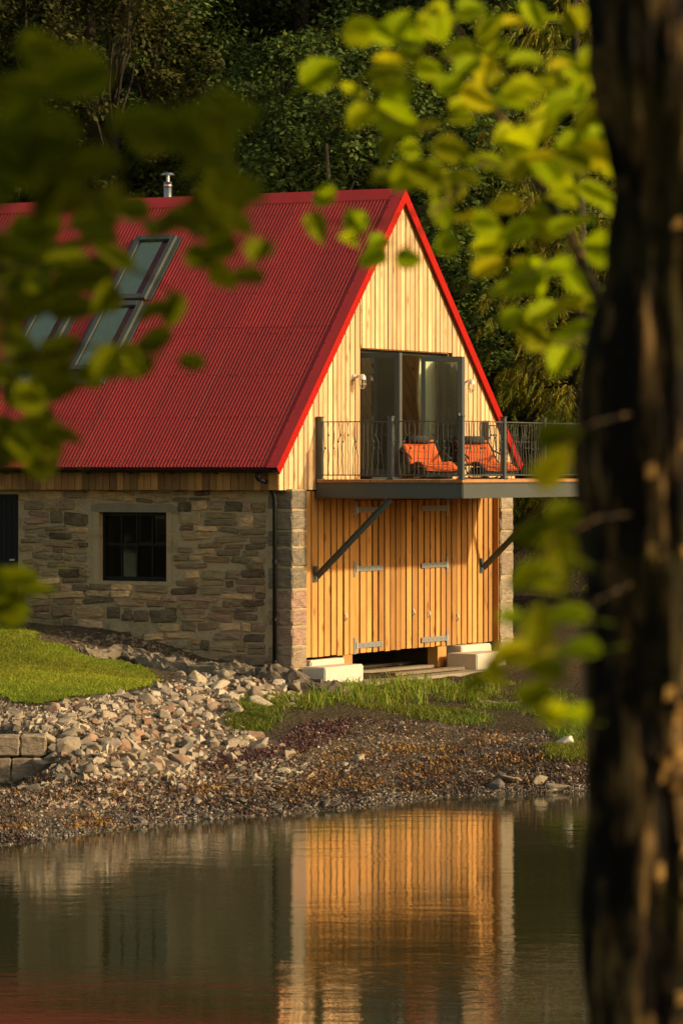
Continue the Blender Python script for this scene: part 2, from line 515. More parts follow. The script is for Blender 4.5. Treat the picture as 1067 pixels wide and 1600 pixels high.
def fbm(x, y, base=1.0, octs=4):
    s = np.zeros_like(x); k = 0
    for o_ in range(octs):
        fr = base * 2.03 ** o_
        for j in range(3):
            a = _dr[k % 24]; s = s + np.sin(fr * (x * math.cos(a) + y * math.sin(a)) + _ph[k % 24, 0] + 1.3 * np.sin(fr * .6 * (x * math.sin(a) - y * math.cos(a)) + _ph[k % 24, 1])) / 1.9 ** o_
            k += 1
    return s / 4.0
_hx = np.arange(-16, 12.05, .1); _hy = np.arange(38, 80.05, .1)
def _tps_grid():
    X, Y = np.meshgrid(_hx, _hy); q = np.stack([X.ravel(), Y.ravel()], 1); out = np.empty(len(q))
    for i in range(0, len(q), 8000):
        d2 = ((q[i:i + 8000, None] - cxy[None]) ** 2).sum(-1)
        out[i:i + 8000] = tps(d2) @ coef[:nC] + coef[nC] + q[i:i + 8000] @ coef[nC + 1:]
    return out.reshape(X.shape)
HG = _tps_grid()
def height(x, y, rough=True):
    x = np.asarray(x, float); y = np.asarray(y, float)
    fx = np.clip((x + 16) / .1, 0, len(_hx) - 1.001); fy = np.clip((y - 38) / .1, 0, len(_hy) - 1.001)
    ix, iy = fx.astype(int), fy.astype(int); tx, ty = fx - ix, fy - iy
    z = (HG[iy, ix] * (1 - tx) + HG[iy, ix + 1] * tx) * (1 - ty) + (HG[iy + 1, ix] * (1 - tx) + HG[iy + 1, ix + 1] * tx) * ty
    z = np.clip(z, -1.2, 3.0)
    land = sstep(0, .35, z)
    if rough:
        z = z + fbm(x, y, 2.1) * .035 * (.3 + land) + fbm(x + 9, y, 7.0, 2) * .012
    hill = np.maximum(0, y - 79) * .62 + 1.2 * fbm(x, y, .16, 2) * sstep(79, 95, y)
    hill = hill + sstep(9, 30, x) * sstep(58, 80, y) * 9.0
    hill = np.minimum(hill, 70 + .02 * y)
    z = z + np.maximum(hill, 0)
    far = sstep(0, 12, 38 - y)
    z = z * (1 - far) + far * -1.6
    near = sstep(20, 9.5, y)
    z = z * (1 - near) + near * (2.95 + .06 * fbm(x, y, 1.0, 2))
    return z

def lines(a, b, segs):
    """grid lines: segs = list of (start, end, step), filled with coarse ones elsewhere"""
    out = [a]; x = a
    for s0, s1, st in segs:
        while x < s0 - 1e-6:
            x = min(s0, x + max(1.0, abs(s0 - x) * .3)); out.append(x)
        while x < s1 - 1e-6:
            x = min(s1, x + st); out.append(x)
    while x < b - 1e-6:
        x = min(b, x + max(1.0, (x - segs[-1][1]) * .3)); out.append(x)
    return np.array(out)

# soft-edged regions of the shore, given by their outline on the ground
def poly_mask(px, py, poly):
    poly = np.array(poly, float); inside = np.zeros(px.shape, bool)
    j = len(poly) - 1
    for i in range(len(poly)):
        xi, yi = poly[i]; xj, yj = poly[j]
        c = ((yi > py) != (yj > py)) & (px < (xj - xi) * (py - yi) / (yj - yi + 1e-9) + xi)
        inside ^= c; j = i
    return inside
LAWN = [(-260, 960), (0, 978), (25, 982), (58, 988), (62, 1000), (105, 1010), (118, 1022), (150, 1028), (190, 1034), (235, 1046), (247, 1060), (243, 1072), (200, 1080), (130, 1090), (60, 1100), (20, 1098), (0, 1086), (-60, 1092), (-260, 1100)]
HEAP = [(-200, 1112), (0, 1108), (60, 1108), (180, 1086), (270, 1072), (330, 1050), (400, 1060), (470, 1078), (462, 1095), (370, 1110), (380, 1140), (420, 1160), (470, 1178), (470, 1190), (400, 1180), (330, 1195), (290, 1215), (200, 1215), (100, 1222), (0, 1212), (-200, 1220)]
GRASSY = [(375, 1095), (430, 1090), (480, 1085), (540, 1072), (600, 1070), (680, 1065), (760, 1060), (830, 1075), (920, 1090), (930, 1160), (900, 1175), (870, 1150), (800, 1138), (720, 1130), (640, 1125), (560, 1125), (480, 1120), (440, 1135), (400, 1160), (365, 1145), (360, 1115)]
GRASS2 = [(840, 1170), (900, 1160), (930, 1165), (930, 1185), (870, 1190)]
WEEDY = [(-260, 1215), (0, 1205), (120, 1222), (220, 1215), (300, 1205), (345, 1180), (430, 1165), (480, 1125), (560, 1122), (720, 1132), (860, 1150), (850, 1165), (930, 1200), (1100, 1190), (1100, 1236), (930, 1236), (700, 1246), (450, 1272), (300, 1284), (0, 1326), (-260, 1350)]
DARKROCK = [(330, 1225), (420, 1225), (500, 1232), (560, 1250), (540, 1265), (440, 1272), (370, 1262)]

gx = lines(-260, 260, [(-16, -6.5, .5), (-6.5, 7.0, .07), (7.0, 14, .5)])
gy = lines(-60, 420, [(-60, 8, 4), (8, 24, 1.0), (24, 44, 4), (44, 57, .08), (57, 72, .12), (72, 130, 1.2)])
GX, GY = np.meshgrid(gx, gy)
GZ = height(GX, GY)
GU, GV = (GX - P0[0]) * gdir[0] + (GY - P0[1]) * gdir[1], (GX - P0[0]) * bdir[0] + (GY - P0[1]) * bdir[1]
inside = (GU > .35) & (GU < 8.2) & (GV > .2) & (GV < 13.6)
GZ = np.where(inside, np.minimum(GZ, .92), GZ)
vis = GY > 40
gpx = np.where(vis, CX + F * GX / np.maximum(GY, 1), -9999); gpy = np.where(vis, HY - F * (GZ - CZ) / np.maximum(GY, 1), -9999)
jx = gpx + 14 * fbm(GX, GY, 3.1, 3); jy = gpy + 7 * fbm(GX + 5, GY, 3.1, 3)
tone = np.zeros(GX.shape + (3,)); tone[:] = (.075, .055, .035)
land_far = GY > 74
tone[land_far] = (.05, .038, .02)
tone[poly_mask(jx, jy, HEAP)] = (.17, .13, .085)
tone[poly_mask(jx, jy, WEEDY)] = (.14, .10, .06)
tone[(GZ < .16) & (GZ > -.5) & (GY > 44) & (GY < 60)] = (.045, .032, .02)
tone[poly_mask(jx, jy, GRASSY) | poly_mask(jx, jy, GRASS2)] = (.085, .065, .03)
soil = (GU < .05) & (GU > -3.2) & (GV > -1.2) & (GV < 9)
tone[soil & (jy < 1075)] = (.13, .095, .06)
tone[poly_mask(gpx, gpy, LAWN)] = (.09, .085, .02)
tone[GY < 30] = (.06, .05, .02)
ny, nx = GX.shape
idx = np.arange(ny * nx).reshape(ny, nx)
quads = np.stack([idx[:-1, :-1], idx[:-1, 1:], idx[1:, 1:], idx[1:, :-1]], -1).reshape(-1, 4)
ground = link(bpy.data.objects.new('ground', np_mesh('ground', np.stack([GX, GY, GZ], -1).reshape(-1, 3), quads, M['ground'], True, tone.reshape(-1, 3))))
tag(ground, 'brown earth and shingle shore rising to the wooded hillside', kind='structure')

water = MB()
wx = [-260, -30, -8, 8, 30, 260]; wy = [-60, 10, 30, 45, 60, 80]
water.add([(x, y, 0) for y in wy for x in wx], [(j * 6 + i, j * 6 + i + 1, (j + 1) * 6 + i + 1, (j + 1) * 6 + i) for j in range(5) for i in range(5)])
tag(water.build('water', M['water']), 'dark rippled loch water mirroring the boathouse', kind='structure')

def ground_hit(px, py):
    """where the sight line through a point of the picture meets the ground (vectorised)"""
    px = np.asarray(px, float); py = np.asarray(py, float)
    lo = np.full(px.shape, 44.0); hi = np.full(px.shape, 100.0); found = np.zeros(px.shape, bool)
    ys = np.linspace(44, 90, 116); prev = None
    res = np.full(px.shape, 90.0)
    for Y in ys:
        z = CZ - (py - HY) / F * Y
        d = z - height((px - CX) / F * Y, np.full(px.shape, Y), False)
        new = (d <= 0) & ~found
        if prev is not None:
            t = prev / np.maximum(prev - d, 1e-6)
            res = np.where(new, Y - (1 - t) * (ys[1] - ys[0]), res)
        found |= new; prev = d
    x = (px - CX) / F * res
    return np.stack([x, res, height(x, res)], -1)

def scatter_px(poly, n, seed):
    r = np.random.default_rng(seed)
    p = np.array(poly, float); out = []
    while len(out) < n:
        c = r.uniform(p.min(0), p.max(0), (n * 3, 2))
        c = c[poly_mask(c[:, 0], c[:, 1], poly)]
        out.extend(c[:n - len(out)].tolist())
    return np.array(out)

# ------------------------------------------------------------------ the boathouse
house = empty('boathouse', (P0[0], P0[1], 0), HROT)
tag(house, 'red corrugated roofed stone and timber boathouse with a balcony above the loch', 'boathouse')

VUP, VLOW, LEN = .12, .16, 14.0       # planes of the upper and the lower timber; length of the house
UL, UR = -.23, 8.74                   # upper timber corners
RU, RZ = 4.15, 9.42                   # ridge
EL, ELZ, ER, ERZ = -.42, 4.60, 8.86, 4.66
sL = (RZ - ELZ) / (RU - EL); sR = (RZ - ERZ) / (ER - RU)
def roof_z(u):
    return RZ - (RU - u) * sL if u < RU else RZ - (u - RU) * sR

# stone walls: a mortar core with every stone laid on it
core = MB()
WV0, WV1, WZ0, WZ1 = 2.40, 3.73, 2.68, 3.85
DV0, DV1, DZ0, DZ1 = 5.345, 6.35, 1.90, 4.14
JU = .013
def core_box(v0, v1, z0, z1): core.box(JU, .5, v0, v1, z0, z1)
core_box(JU, WV0, .5, 4.24); core_box(WV0, WV1, .5, WZ0); core_box(WV0, WV1, WZ1, 4.24)
core_box(WV1, DV0, .5, 4.24); core_box(DV0, DV1, .5, DZ0); core_box(DV0, DV1, DZ1, 4.24); core_box(DV1, LEN, .5, 4.24)
core.box(7.90, 8.40, JU, LEN, .5, 4.24)
core.box(.52, 7.88, LEN - .5, LEN, .5, 4.24)
wall_o = core.build('wall', M['mortar'], house)

def stone_mesh(k):
    r = random.Random(100 + k)
    n = 12
    ring = []
    for i in range(n):
        a = 2 * math.pi * (i + .5) / n
        c, s = math.cos(a), math.sin(a)
        p = r.uniform(9, 22)
        q = (abs(c) ** p + abs(s) ** p) ** (-1 / p)
        q *= r.uniform(.86, 1.05)
        ring.append((c * q * .5, s * q * .5))
    vs_, fs = [], []
    for y, z in ring: vs_.append((.06, y, z))
    for y, z in ring: vs_.append((r.uniform(.000, .010), y * .97, z * .97))
    for y, z in ring: vs_.append((-.014 + r.uniform(-.008, .008), y * .72, z * .70))
    vs_.append((-.018, r.uniform(-.1, .1), r.uniform(-.1, .1)))
    for L in range(2):
        for i in range(n):
            j = (i + 1) % n
            fs.append((L * n + i, L * n + j, (L + 1) * n + j, (L + 1) * n + i))
    for i in range(n):
        fs.append((2 * n + i, 2 * n + (i + 1) % n, 3 * n))
    fs = [tuple(reversed(f)) for f in fs]
    mb = MB(); mb.add(vs_, fs)
    return mb.mesh('stone', M['stone'])
stones = [stone_mesh(k) for k in range(16)]
PAL = [(c_[0] * 3.0, c_[1] * 2.5, c_[2] * 1.9) for c_ in [(.11, .095, .07), (.085, .075, .055), (.16, .125, .085), (.20, .15, .10), (.14, .12, .085), (.24, .19, .125), (.10, .09, .07), (.18, .14, .10)]]
RED = [(.33, .19, .13), (.31, .21, .145), (.35, .23, .15)]
def lay_stone(v0, v1, z0, z1, r, warm=0.0, face=None):
    jt = r.uniform(-.004, .026)
    cv, cz_ = (v0 + v1) / 2, (z0 + z1) / 2
    wv, hz_ = max(.05, v1 - v0 - jt), max(.04, z1 - z0 - jt)
    kf = r.choice([.5, .7, .9, 1.0, 1.2, 1.45]) * r.uniform(.9, 1.1)
    col = r.choice(RED) if r.random() < warm else r.choice(PAL)
    inst('stone', r.choice(stones), wall_o, (r.uniform(-.016, .008), cv, cz_ + r.uniform(-.012, .012)), (r.uniform(-.10, .10), r.uniform(-.04, .04), r.uniform(-.03, .03)), (1.2, wv, hz_), tuple(c_ * kf for c_ in col))
def blocked(v0, v1, z0, z1):
    if z1 > WZ0 - .03 and z0 < WZ1 + .16 and v1 > WV0 - .10 and v0 < WV1 + .16: return True
    if z1 > DZ0 - .2 and v1 > DV0 - .02 and v0 < DV1 + .02: return True
    return False
r = random.Random(5)
z = 1.02
while z < 4.17:
    hgt = min(r.choice([.10, .12, .14, .165, .19, .24]), 4.22 - z)
    if 4.22 - (z + hgt) < .09: hgt = 4.22 - z
    v = .02 + r.uniform(.36, .62)
    if r.random() < .5: v = .50
    while v < 6.6:
        wd = r.uniform(.16, .52) if r.random() < .8 else r.uniform(.5, .75)
        if blocked(v, v + wd, z, z + hgt):
            # shorten to the obstacle or step past it
            for cut in (.45, .3, .2):
                if not blocked(v, v + cut, z, z + hgt): wd = cut; break
            else:
                v += .08; continue
        gz0 = np.interp(v, [0, .65, 1.56, 2.38, 3.3, 4.44, 6], [1.15, 1.3, 1.38, 1.55, 1.78, 1.85, 1.9])
        if z + hgt > gz0 - .05 and r.random() > .05:
            warm = .5 if (v < 2.1 and 1.5 < z < 2.75) else .08
            dz = .03 * math.sin(v * 2.1 + z * 3)
            if hgt > .18 and r.random() < .3:
                m_ = r.uniform(.4, .6) * hgt
                lay_stone(v, v + wd, z + dz, z + m_ + dz, r, warm); lay_stone(v, v + wd * r.uniform(.6, 1), z + m_ + dz, z + hgt + dz, r, warm)
            else:
                lay_stone(v, v + wd, z + dz, z + hgt + dz, r, warm)
        v += wd
    z += hgt
# quoins at the near corner and the far pier: squared blocks that turn the corner
def quoin(name, x0, x1, y0, y1, z0, z1, seed, col):
    bm = bmesh.new()
    bmesh.ops.create_cube(bm, size=1.0)
    bmesh.ops.scale(bm, vec=(x1 - x0, y1 - y0, z1 - z0), verts=bm.verts)
    bmesh.ops.translate(bm, vec=((x0 + x1) / 2, (y0 + y1) / 2, (z0 + z1) / 2), verts=bm.verts)
    bmesh.ops.bevel(bm, geom=bm.edges[:], offset=.022, segments=1, affect='EDGES')
    bmesh.ops.subdivide_edges(bm, edges=[e for e in bm.edges if e.calc_length() > .09], cuts=2, use_grid_fill=True)
    rr_ = random.Random(seed)
    for v_ in bm.verts:
        v_.co += Vector((rr_.uniform(-1, 1), rr_.uniform(-1, 1), rr_.uniform(-.6, .6))) * .011
    me = bpy.data.meshes.new(name); bm.to_mesh(me); bm.free(); me.materials.append(M['stone'])
    o = link(bpy.data.objects.new(name, me), wall_o); o.color = (*col, 1)
    return o
r = random.Random(11)
z = .95; k = 0
while z < 4.2:
    hq = min(r.uniform(.26, .40), 4.225 - z)
    if 4.225 - z - hq < .12: hq = 4.225 - z
    long_ = (.47 if k % 2 else .34)
    col = r.choice([(.42, .29, .20), (.36, .26, .17), (.43, .27, .19)]) if z < 2.4 else r.choice([(.24, .20, .14), (.28, .23, .16), (.20, .17, .12)])
    if k % 3 == 1 and z > 2.4:
        quoin('stone', 0, .27, 0, long_, z + .008, z + hq - .008, 40 + k, col); quoin('stone', .285, .50, .005, .3, z + .008, z + hq - .008, 80 + k, r.choice(PAL))
    else:
        quoin('stone', 0, .505, 0, long_, z + .008, z + hq - .008, 40 + k, col)
    z += hq; k += 1
z = 1.0; k = 0
while z < 4.2:
    hq = min(r.uniform(.30, .48), 4.225 - z)
    if 4.225 - z - hq < .15: hq = 4.225 - z
    quoin('stone', 7.885, 8.41, 0, .5, z + .008, z + hq - .008, 200 + k, r.choice([(.42, .34, .23), (.37, .29, .19), (.33, .25, .17), (.40, .27, .18)]))
    z += hq; k += 1

# cement lintel band, reveal and sill of the stone wall's window
lb = MB()
top = [(2.14, 3.80), (2.2, 3.93), (2.35, 3.985), (2.8, 3.97), (3.3, 4.0), (3.72, 3.99), (3.86, 3.96), (3.88, 3.86), (3.78, 3.845), (2.3, 3.845)]
lb.add([(-.012, v_, z_) for v_, z_ in top] + [(.03, v_, z_) for v_, z_ in top], [tuple(range(10))] + [(i, i + 10, (i + 1) % 10 + 10, (i + 1) % 10) for i in range(10)])
lb.build('lintel', M['lintel'], house)
rb = MB(); rb.box(-.004, .3, WV1 - .002, WV1 + .11, WZ0 - .05, WZ1 - .002); rb.box(-.006, .3, WV0 - .1, WV1 + .1, WZ0 - .055, WZ0 + .004); rb.box(-.003, .3, WV0 - .1, WV0 + .002, WZ0 + .006, WZ1 - .002)
rb.build('window_surround', M['mortar'], house)

# the black window: frame, glazing bars and eight panes
win = MB(); wu = .15
for v0, v1, z0, z1 in [(WV0 + .004, WV1 - .004, WZ0 + .006, WZ0 + .075), (WV0 + .004, WV1 - .004, WZ1 - .065, WZ1 - .004), (WV0 + .004, WV0 + .06, WZ0 + .076, WZ1 - .066), (WV1 - .06, WV1 - .004, WZ0 + .076, WZ1 - .066)]:
    win.box(wu - .02, wu + .06, v0, v1, z0, z1)
win_o = win.build('window', M['black_paint'], house)
iv0, iv1, iz0, iz1 = WV0 + .06, WV1 - .06, WZ0 + .075, WZ1 - .065
zm = iz0 + (iz1 - iz0) * .53
for i in range(1, 4):
    vv = iv0 + (iv1 - iv0) * i / 4
    MB().box(wu, wu + .04, vv - .014, vv + .014, iz0, iz1).build('glazing_bar', M['black_paint'], win_o)
MB().box(wu - .004, wu + .044, iv0, iv1, zm - .017, zm + .017).build('glazing_bar', M['black_paint'], win_o)
for i in range(4):
    for j in range(2):
        a0 = iv0 + (iv1 - iv0) * i / 4 + .012; a1 = iv0 + (iv1 - iv0) * (i + 1) / 4 - .012
        b0, b1 = (iz0, zm - .015) if j == 0 else (zm + .015, iz1)
        p_ = MB().box(-.003, .003, -(a1 - a0) / 2, (a1 - a0) / 2, 0, b1 - b0).build('pane', M['glass_old'], win_o)
        p_.location = (wu + .022, (a0 + a1) / 2, b0); p_.rotation_euler = (0, R(random.uniform(-1.2, 1.2)), R(random.uniform(-1.5, 1.5)))
# an inner sash with pale edges behind the upper right panes, a few things on the inside sill
sash = MB(); sv = [iv0 + (iv1 - iv0) * t for t in (.0, .24, .50)]
for vv in sv[1:]: sash.box(.235, .25, vv - .014, vv + .004, zm - .02, iz1)
sash.box(.235, .25, sv[0], sv[2], zm + .02, zm + .035)
sash.build('inner_sash', M['concrete_pale'], win_o)
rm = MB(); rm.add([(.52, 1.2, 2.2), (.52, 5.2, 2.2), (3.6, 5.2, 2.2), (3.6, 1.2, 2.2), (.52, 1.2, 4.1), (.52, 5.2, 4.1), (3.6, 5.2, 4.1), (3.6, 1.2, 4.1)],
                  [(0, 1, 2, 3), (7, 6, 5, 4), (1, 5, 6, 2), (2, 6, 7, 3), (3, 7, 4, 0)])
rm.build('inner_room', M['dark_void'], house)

# the plank side door, dark
dd = MB(); dd.box(.10, .16, DV0 + .003, DV1 - .003, DZ0 + .003, DZ1 - .003)
door_o = dd.build('side_door', M['black_paint'], house)
for i in range(8):
    v0 = DV0 + .07 + i * .108
    MB().box(.075, .098, v0, v0 + .1, DZ0 + .04, DZ1 - .08).build('plank', M['black_paint'], door_o)
MB().box(.06, .098, DV0 + .005, DV0 + .062, DZ0 + .004, DZ1 - .004).build('door_frame', M['black_paint'], door_o)
MB().box(.05, .096, DV0 + .066, DV1 - .004, DZ1 - .075, DZ1 - .005).build('door_head', M['black_paint'], door_o)
MB().box(.045, .074, DV0 + .1, DV0 + .2, 3.0, 3.03).build('door_latch', M['galv'], door_o)

# timber: every board is a piece of its own
def clad(name_parent, mat):
    return name_parent
upper = MB()
UB = 4.225
OV0, OV1, OZ0, OZ1 = 2.64, 6.03, 4.40, 6.64     # bifold opening
# dark backing of the upper gable (behind the boards), around the opening
def gable_prism(mb, u0, u1, y0, y1, zb0, dz=0.0):
    us = [u0] + ([RU] if u0 < RU < u1 else []) + [u1]
    n_ = len(us); vs_ = []
    for y in (y0, y1):
        vs_ += [(u, y, zb0) for u in us] + [(u, y, roof_z(u) - dz) for u in us]
    fs = []
    for i in range(n_ - 1):
        fs.append((i, i + 1, n_ + i + 1, n_ + i)); fs.append((2 * n_ + i, 3 * n_ + i, 3 * n_ + i + 1, 2 * n_ + i + 1))
        fs.append((n_ + i, n_ + i + 1, 3 * n_ + i + 1, 3 * n_ + i)); fs.append((i, 2 * n_ + i, 2 * n_ + i + 1, i + 1))
    fs.append((0, n_, 3 * n_, 2 * n_)); fs.append((n_ - 1, 3 * n_ - 1, 4 * n_ - 1, 2 * n_ - 1)[::1])
    return mb.add(vs_, fs)
gable_prism(upper, UL + .02, OV0 - .004, VUP + .026, VUP + .18, UB + .02, .08)
gable_prism(upper, OV0 - .004, OV1 + .004, VUP + .026, VUP + .18, OZ1 + .004, .08)
gable_prism(upper, OV1 + .004, UR - .02, VUP + .026, VUP + .18, UB + .02, .08)
upper.box(OV0 - .003, OV1 + .003, VUP + .026, VUP + .18, UB + .02, OZ0 - .01)
gab_o = upper.build('gable_wall', M['gap_shade'], house)
r = random.Random(3)
u = UL
while u < UR - .03:
    wd = r.choice([.15, .165, .165, .18])
    if abs(u - OV0) < .14 and u < OV0: wd = max(.06, OV0 - u)
    if abs(u + wd - OV1) < .06: wd = OV1 - u + .008
    u1 = min(u + wd, UR)
    ua, ub = u + .0, u1 - .030
    cells = [(UB, None)]
    if ub > OV0 + .002 and ua < OV1 - .004: cells = [(OZ1 + r.uniform(-.002, .002), None), (UB, OZ0 - .03)]
    yo = r.uniform(-.004, .004)
    for zb0, zt in cells:
        za = roof_z(ua) - .10 if zt is None else zt; zb_ = roof_z(ub) - .10 if zt is None else zt
        zpk = None
        mb = MB()
        y0, y1 = VUP + yo, VUP + .024
        if zt is None and ua < RU < ub:
            zp = RZ - .10
            mb.add([(ua, y0, zb0), (ub, y0, zb0), (ub, y0, zb_), (RU, y0, zp), (ua, y0, za), (ua, y1, zb0), (ub, y1, zb0), (ub, y1, zb_), (RU, y1, zp), (ua, y1, za)],
                   [(0, 1, 2, 3, 4), (9, 8, 7, 6, 5), (0, 5, 6, 1), (1, 6, 7, 2), (2, 7, 8, 3), (3, 8, 9, 4), (4, 9, 5, 0)])
        else:
            if min(za, zb_) <= zb0 + .02:
                za = max(za, zb0 + .012); zb_ = max(zb_, zb0 + .012)
            mb.add([(ua, y0, zb0), (ub, y0, zb0), (ub, y0, zb_), (ua, y0, za), (ua, y1, zb0), (ub, y1, zb0), (ub, y1, zb_), (ua, y1, za)],
                   [(0, 1, 2, 3), (7, 6, 5, 4), (0, 4, 5, 1), (1, 5, 6, 2), (2, 6, 7, 3), (3, 7, 4, 0)])
        mb.build('board', M['wood_pale'], gab_o)
    u = u1

# timber reveals of the opening
rv = MB(); rv.box(OV1 + .0, OV1 + .003, VUP + .027, .33, OZ0, OZ1)
MB().box(OV1 - .018, OV1 - .001, VUP + .027, .34, OZ0, OZ1 - .02).build('reveal_board', M['wood_orange'], gab_o)
MB().box(OV0 + .001, OV0 + .018, VUP + .027, .34, OZ0, OZ1 - .02).build('reveal_board', M['wood_orange'], gab_o)
MB().box(OV0 + .001, OV1 - .001, VUP + .026, .34, OZ1 - .018, OZ1 + .002).build('reveal_board', M['wood_side'], gab_o)

# side band of boards under the eaves
band = MB(); band.box(UL + .028, .5, VUP + .2, LEN, UB + .02, 4.62); band_o = band.build('eaves_wall', M['wood_side'], house)
r = random.Random(9)
MB().box(UL - .012, UL + .014, VUP + .012, VUP + .20, UB, 4.56).build('corner_board', M['wood_orange'], band_o)
v = VUP + .205
while v < 9.0:
    wd = r.choice([.13, .14, .145, .15])
    yo = r.uniform(-.004, .004)
    MB().box(UL + yo, UL + .026, v, v + wd - .010, UB - r.uniform(0, .008), 4.53).build('board', M['wood_side'], band_o)
    v += wd
MB().box(8.4, UR - .03, .3, LEN, UB, 4.62).build('far_eaves_wall', M['wood_side'], house)
MB().box(UL + .02, UR - .02, LEN - .2, LEN - .05, UB, 4.6).build('back_wall', M['wood_side'], house)
bk = MB(); gable_prism(bk, UL + .03, UR - .03, LEN - .18, LEN - .06, 4.61, .1); bk.build('back_gable', M['wood_side'], house)

# roof: corrugated sheets in two courses
CP = .0663
def corr_sheet(v0, v1, ua, ub, lift, side='L'):
    n_ = max(2, int(round((v1 - v0) / CP * 6)))
    vs_, fs = [], []
    s_ = sL if side == 'L' else -sR
    nx_, nz_ = -s_ / math.hypot(1, s_), 1 / math.hypot(1, s_)
    for i in range(n_ + 1):
        v_ = v0 + (v1 - v0) * i / n_
        hgt = .0165 * math.sin(2 * math.pi * v_ / CP) + lift
        for uu in (ua, ub):
            vs_.append((uu + nx_ * hgt, v_, roof_z(uu) + nz_ * hgt))
    for i in range(n_):
        fs.append((2 * i, 2 * i + 1, 2 * i + 3, 2 * i + 2) if side == 'L' else (2 * i, 2 * i + 2, 2 * i + 3, 2 * i + 1))
    return MB().add(vs_, fs)
roof_base = MB()
roof_base.add([(EL + .06, .10, ELZ - .02), (RU, .10, RZ - .085), (ER - .06, .10, ERZ - .02), (EL + .06, LEN, ELZ - .02), (RU, LEN, RZ - .085), (ER - .06, LEN, ERZ - .02)],
              [(0, 1, 4, 3), (1, 2, 5, 4), (0, 3, 4, 1), (1, 4, 5, 2)][:2])
roof_o = roof_base.build('roof', M['roof'], house)
UMID = 1.84
SK = [(1.13, 2.28, 4.20, 5.0), (2.335, 3.43, 4.20, 5.0), (1.13, 2.28, 5.56, 6.36)]      # skylights: u0,u1,v0,v1
VER = .04
v = VER + .10
k = 0
while v < LEN:
    w_ = CP * 10.5 if k else CP * 10
    v1 = min(v + CP * 15, LEN + .05)
    corr_sheet(v, v1, EL, UMID + .12, .0 + .0012 * (k % 2), 'L').build('roof_sheet', M['roof'], roof_o, True)
    corr_sheet(v, v1, UMID, RU - .05, .003 + .0012 * (k % 2), 'L').build('roof_sheet', M['roof'], roof_o, True)
    corr_sheet(v, v1, RU + .05, ER, .0 + .0012 * (k % 2), 'R').build('roof_sheet', M['roof'], roof_o, True)
    v += CP * 14; k += 1
# fixing screws along the purlins
scr = MB()
s_ = sL; nx_, nz_ = -s_ / math.hypot(1, s_), 1 / math.hypot(1, s_)
for uu in np.linspace(EL + .12, RU - .35, 7):
    for i in range(int(9 / (CP * 3))):
        vv = VER + .3 + CP * (3 * i + .25 + (0 if i % 2 else 1))
        scr.ball((uu + nx_ * .022, round(vv / CP) * CP + CP * .25, roof_z(uu) + nz_ * .022), .012)
tag(scr.build('roof_screws', M['flash_red'], roof_o), kind='stuff')

# ridge cap and verge flashings
rc = MB()
for sgn, s_, e in ((-1, sL, EL), (1, sR, ER)):
    c_ = .26
    du = c_ / math.hypot(1, s_)
    vs_ = []
    for y in (VER - .01, LEN):
        a = (RU, y, RZ + .038); b_ = (RU + sgn * du, y, RZ + .030 - du * s_)
        vs_ += [a, b_, (b_[0] - sgn * .0, y, b_[2] - .028)]
    rc.add(vs_, [(0, 1, 4, 3), (1, 2, 5, 4)] if sgn < 0 else [(0, 3, 4, 1), (1, 4, 5, 2)])
rc.build('ridge_cap', M['roof'], roof_o)
for sgn, s_, e, ez in ((-1, sL, EL, ELZ), (1, sR, ER, ERZ)):
    vm = MB(); nn = Vector((sgn * s_, 0, 1)).normalized()
    e2 = e + sgn * .02; ez2 = ez - .02 * s_
    top_, bot = Vector((RU, 0, RZ)), Vector((e2, 0, ez2))
    y0, y1 = VER, VER + .20
    lift = nn * .026
    # strip on the slope
    vm.add([Vector((bot.x, y0, bot.z)) + lift, Vector((top_.x, y0, top_.z)) + lift, Vector((top_.x, y1, top_.z)) + lift, Vector((bot.x, y1, bot.z)) + lift,
            Vector((bot.x, y1, bot.z)) + nn * .004, Vector((top_.x, y1, top_.z)) + nn * .004], [(0, 3, 2, 1) if sgn > 0 else (0, 1, 2, 3), (3, 2, 5, 4) if sgn < 0 else (3, 4, 5, 2)])
    fl = vm.build('verge_flashing', M['roof'], roof_o)
    # bright board facing the gable side
    vb = MB(); dz = .205
    a0, a1 = Vector((bot.x, 0, bot.z)) + lift, Vector((top_.x, 0, top_.z)) + lift
    a1.x = RU; 
    pts = [a0, a1, a1 - Vector((0, 0, dz + .03)), a0 - Vector((0, 0, dz * .55)) + Vector((-sgn * .10, 0, 0))]
    f_ = [(q.x, y0 - .003, q.z) for q in pts] + [(q.x, y0 + .022, q.z) for q in pts]
    fs = [(0, 3, 2, 1), (4, 5, 6, 7), (0, 1, 5, 4), (1, 2, 6, 5), (2, 3, 7, 6), (3, 0, 4, 7)]
    if sgn < 0: fs = [tuple(reversed(q)) for q in fs]
    vb.add(f_, fs)
    bo = vb.build('barge_board', M['flash_red'], roof_o)
    sb = MB()
    for i in range(22):
        t = (i + .5) / 22
        q = a0.lerp(a1, t) - Vector((0, 0, .12))
        sb.ball((q.x, y0 - .004, q.z), .011)
        q2 = bot.lerp(top_, t) + nn * .028
        sb.ball((q2.x, y0 + .16, q2.z), .012)
    tag(sb.build('screws', M['flash_red'], roof_o), kind='stuff')

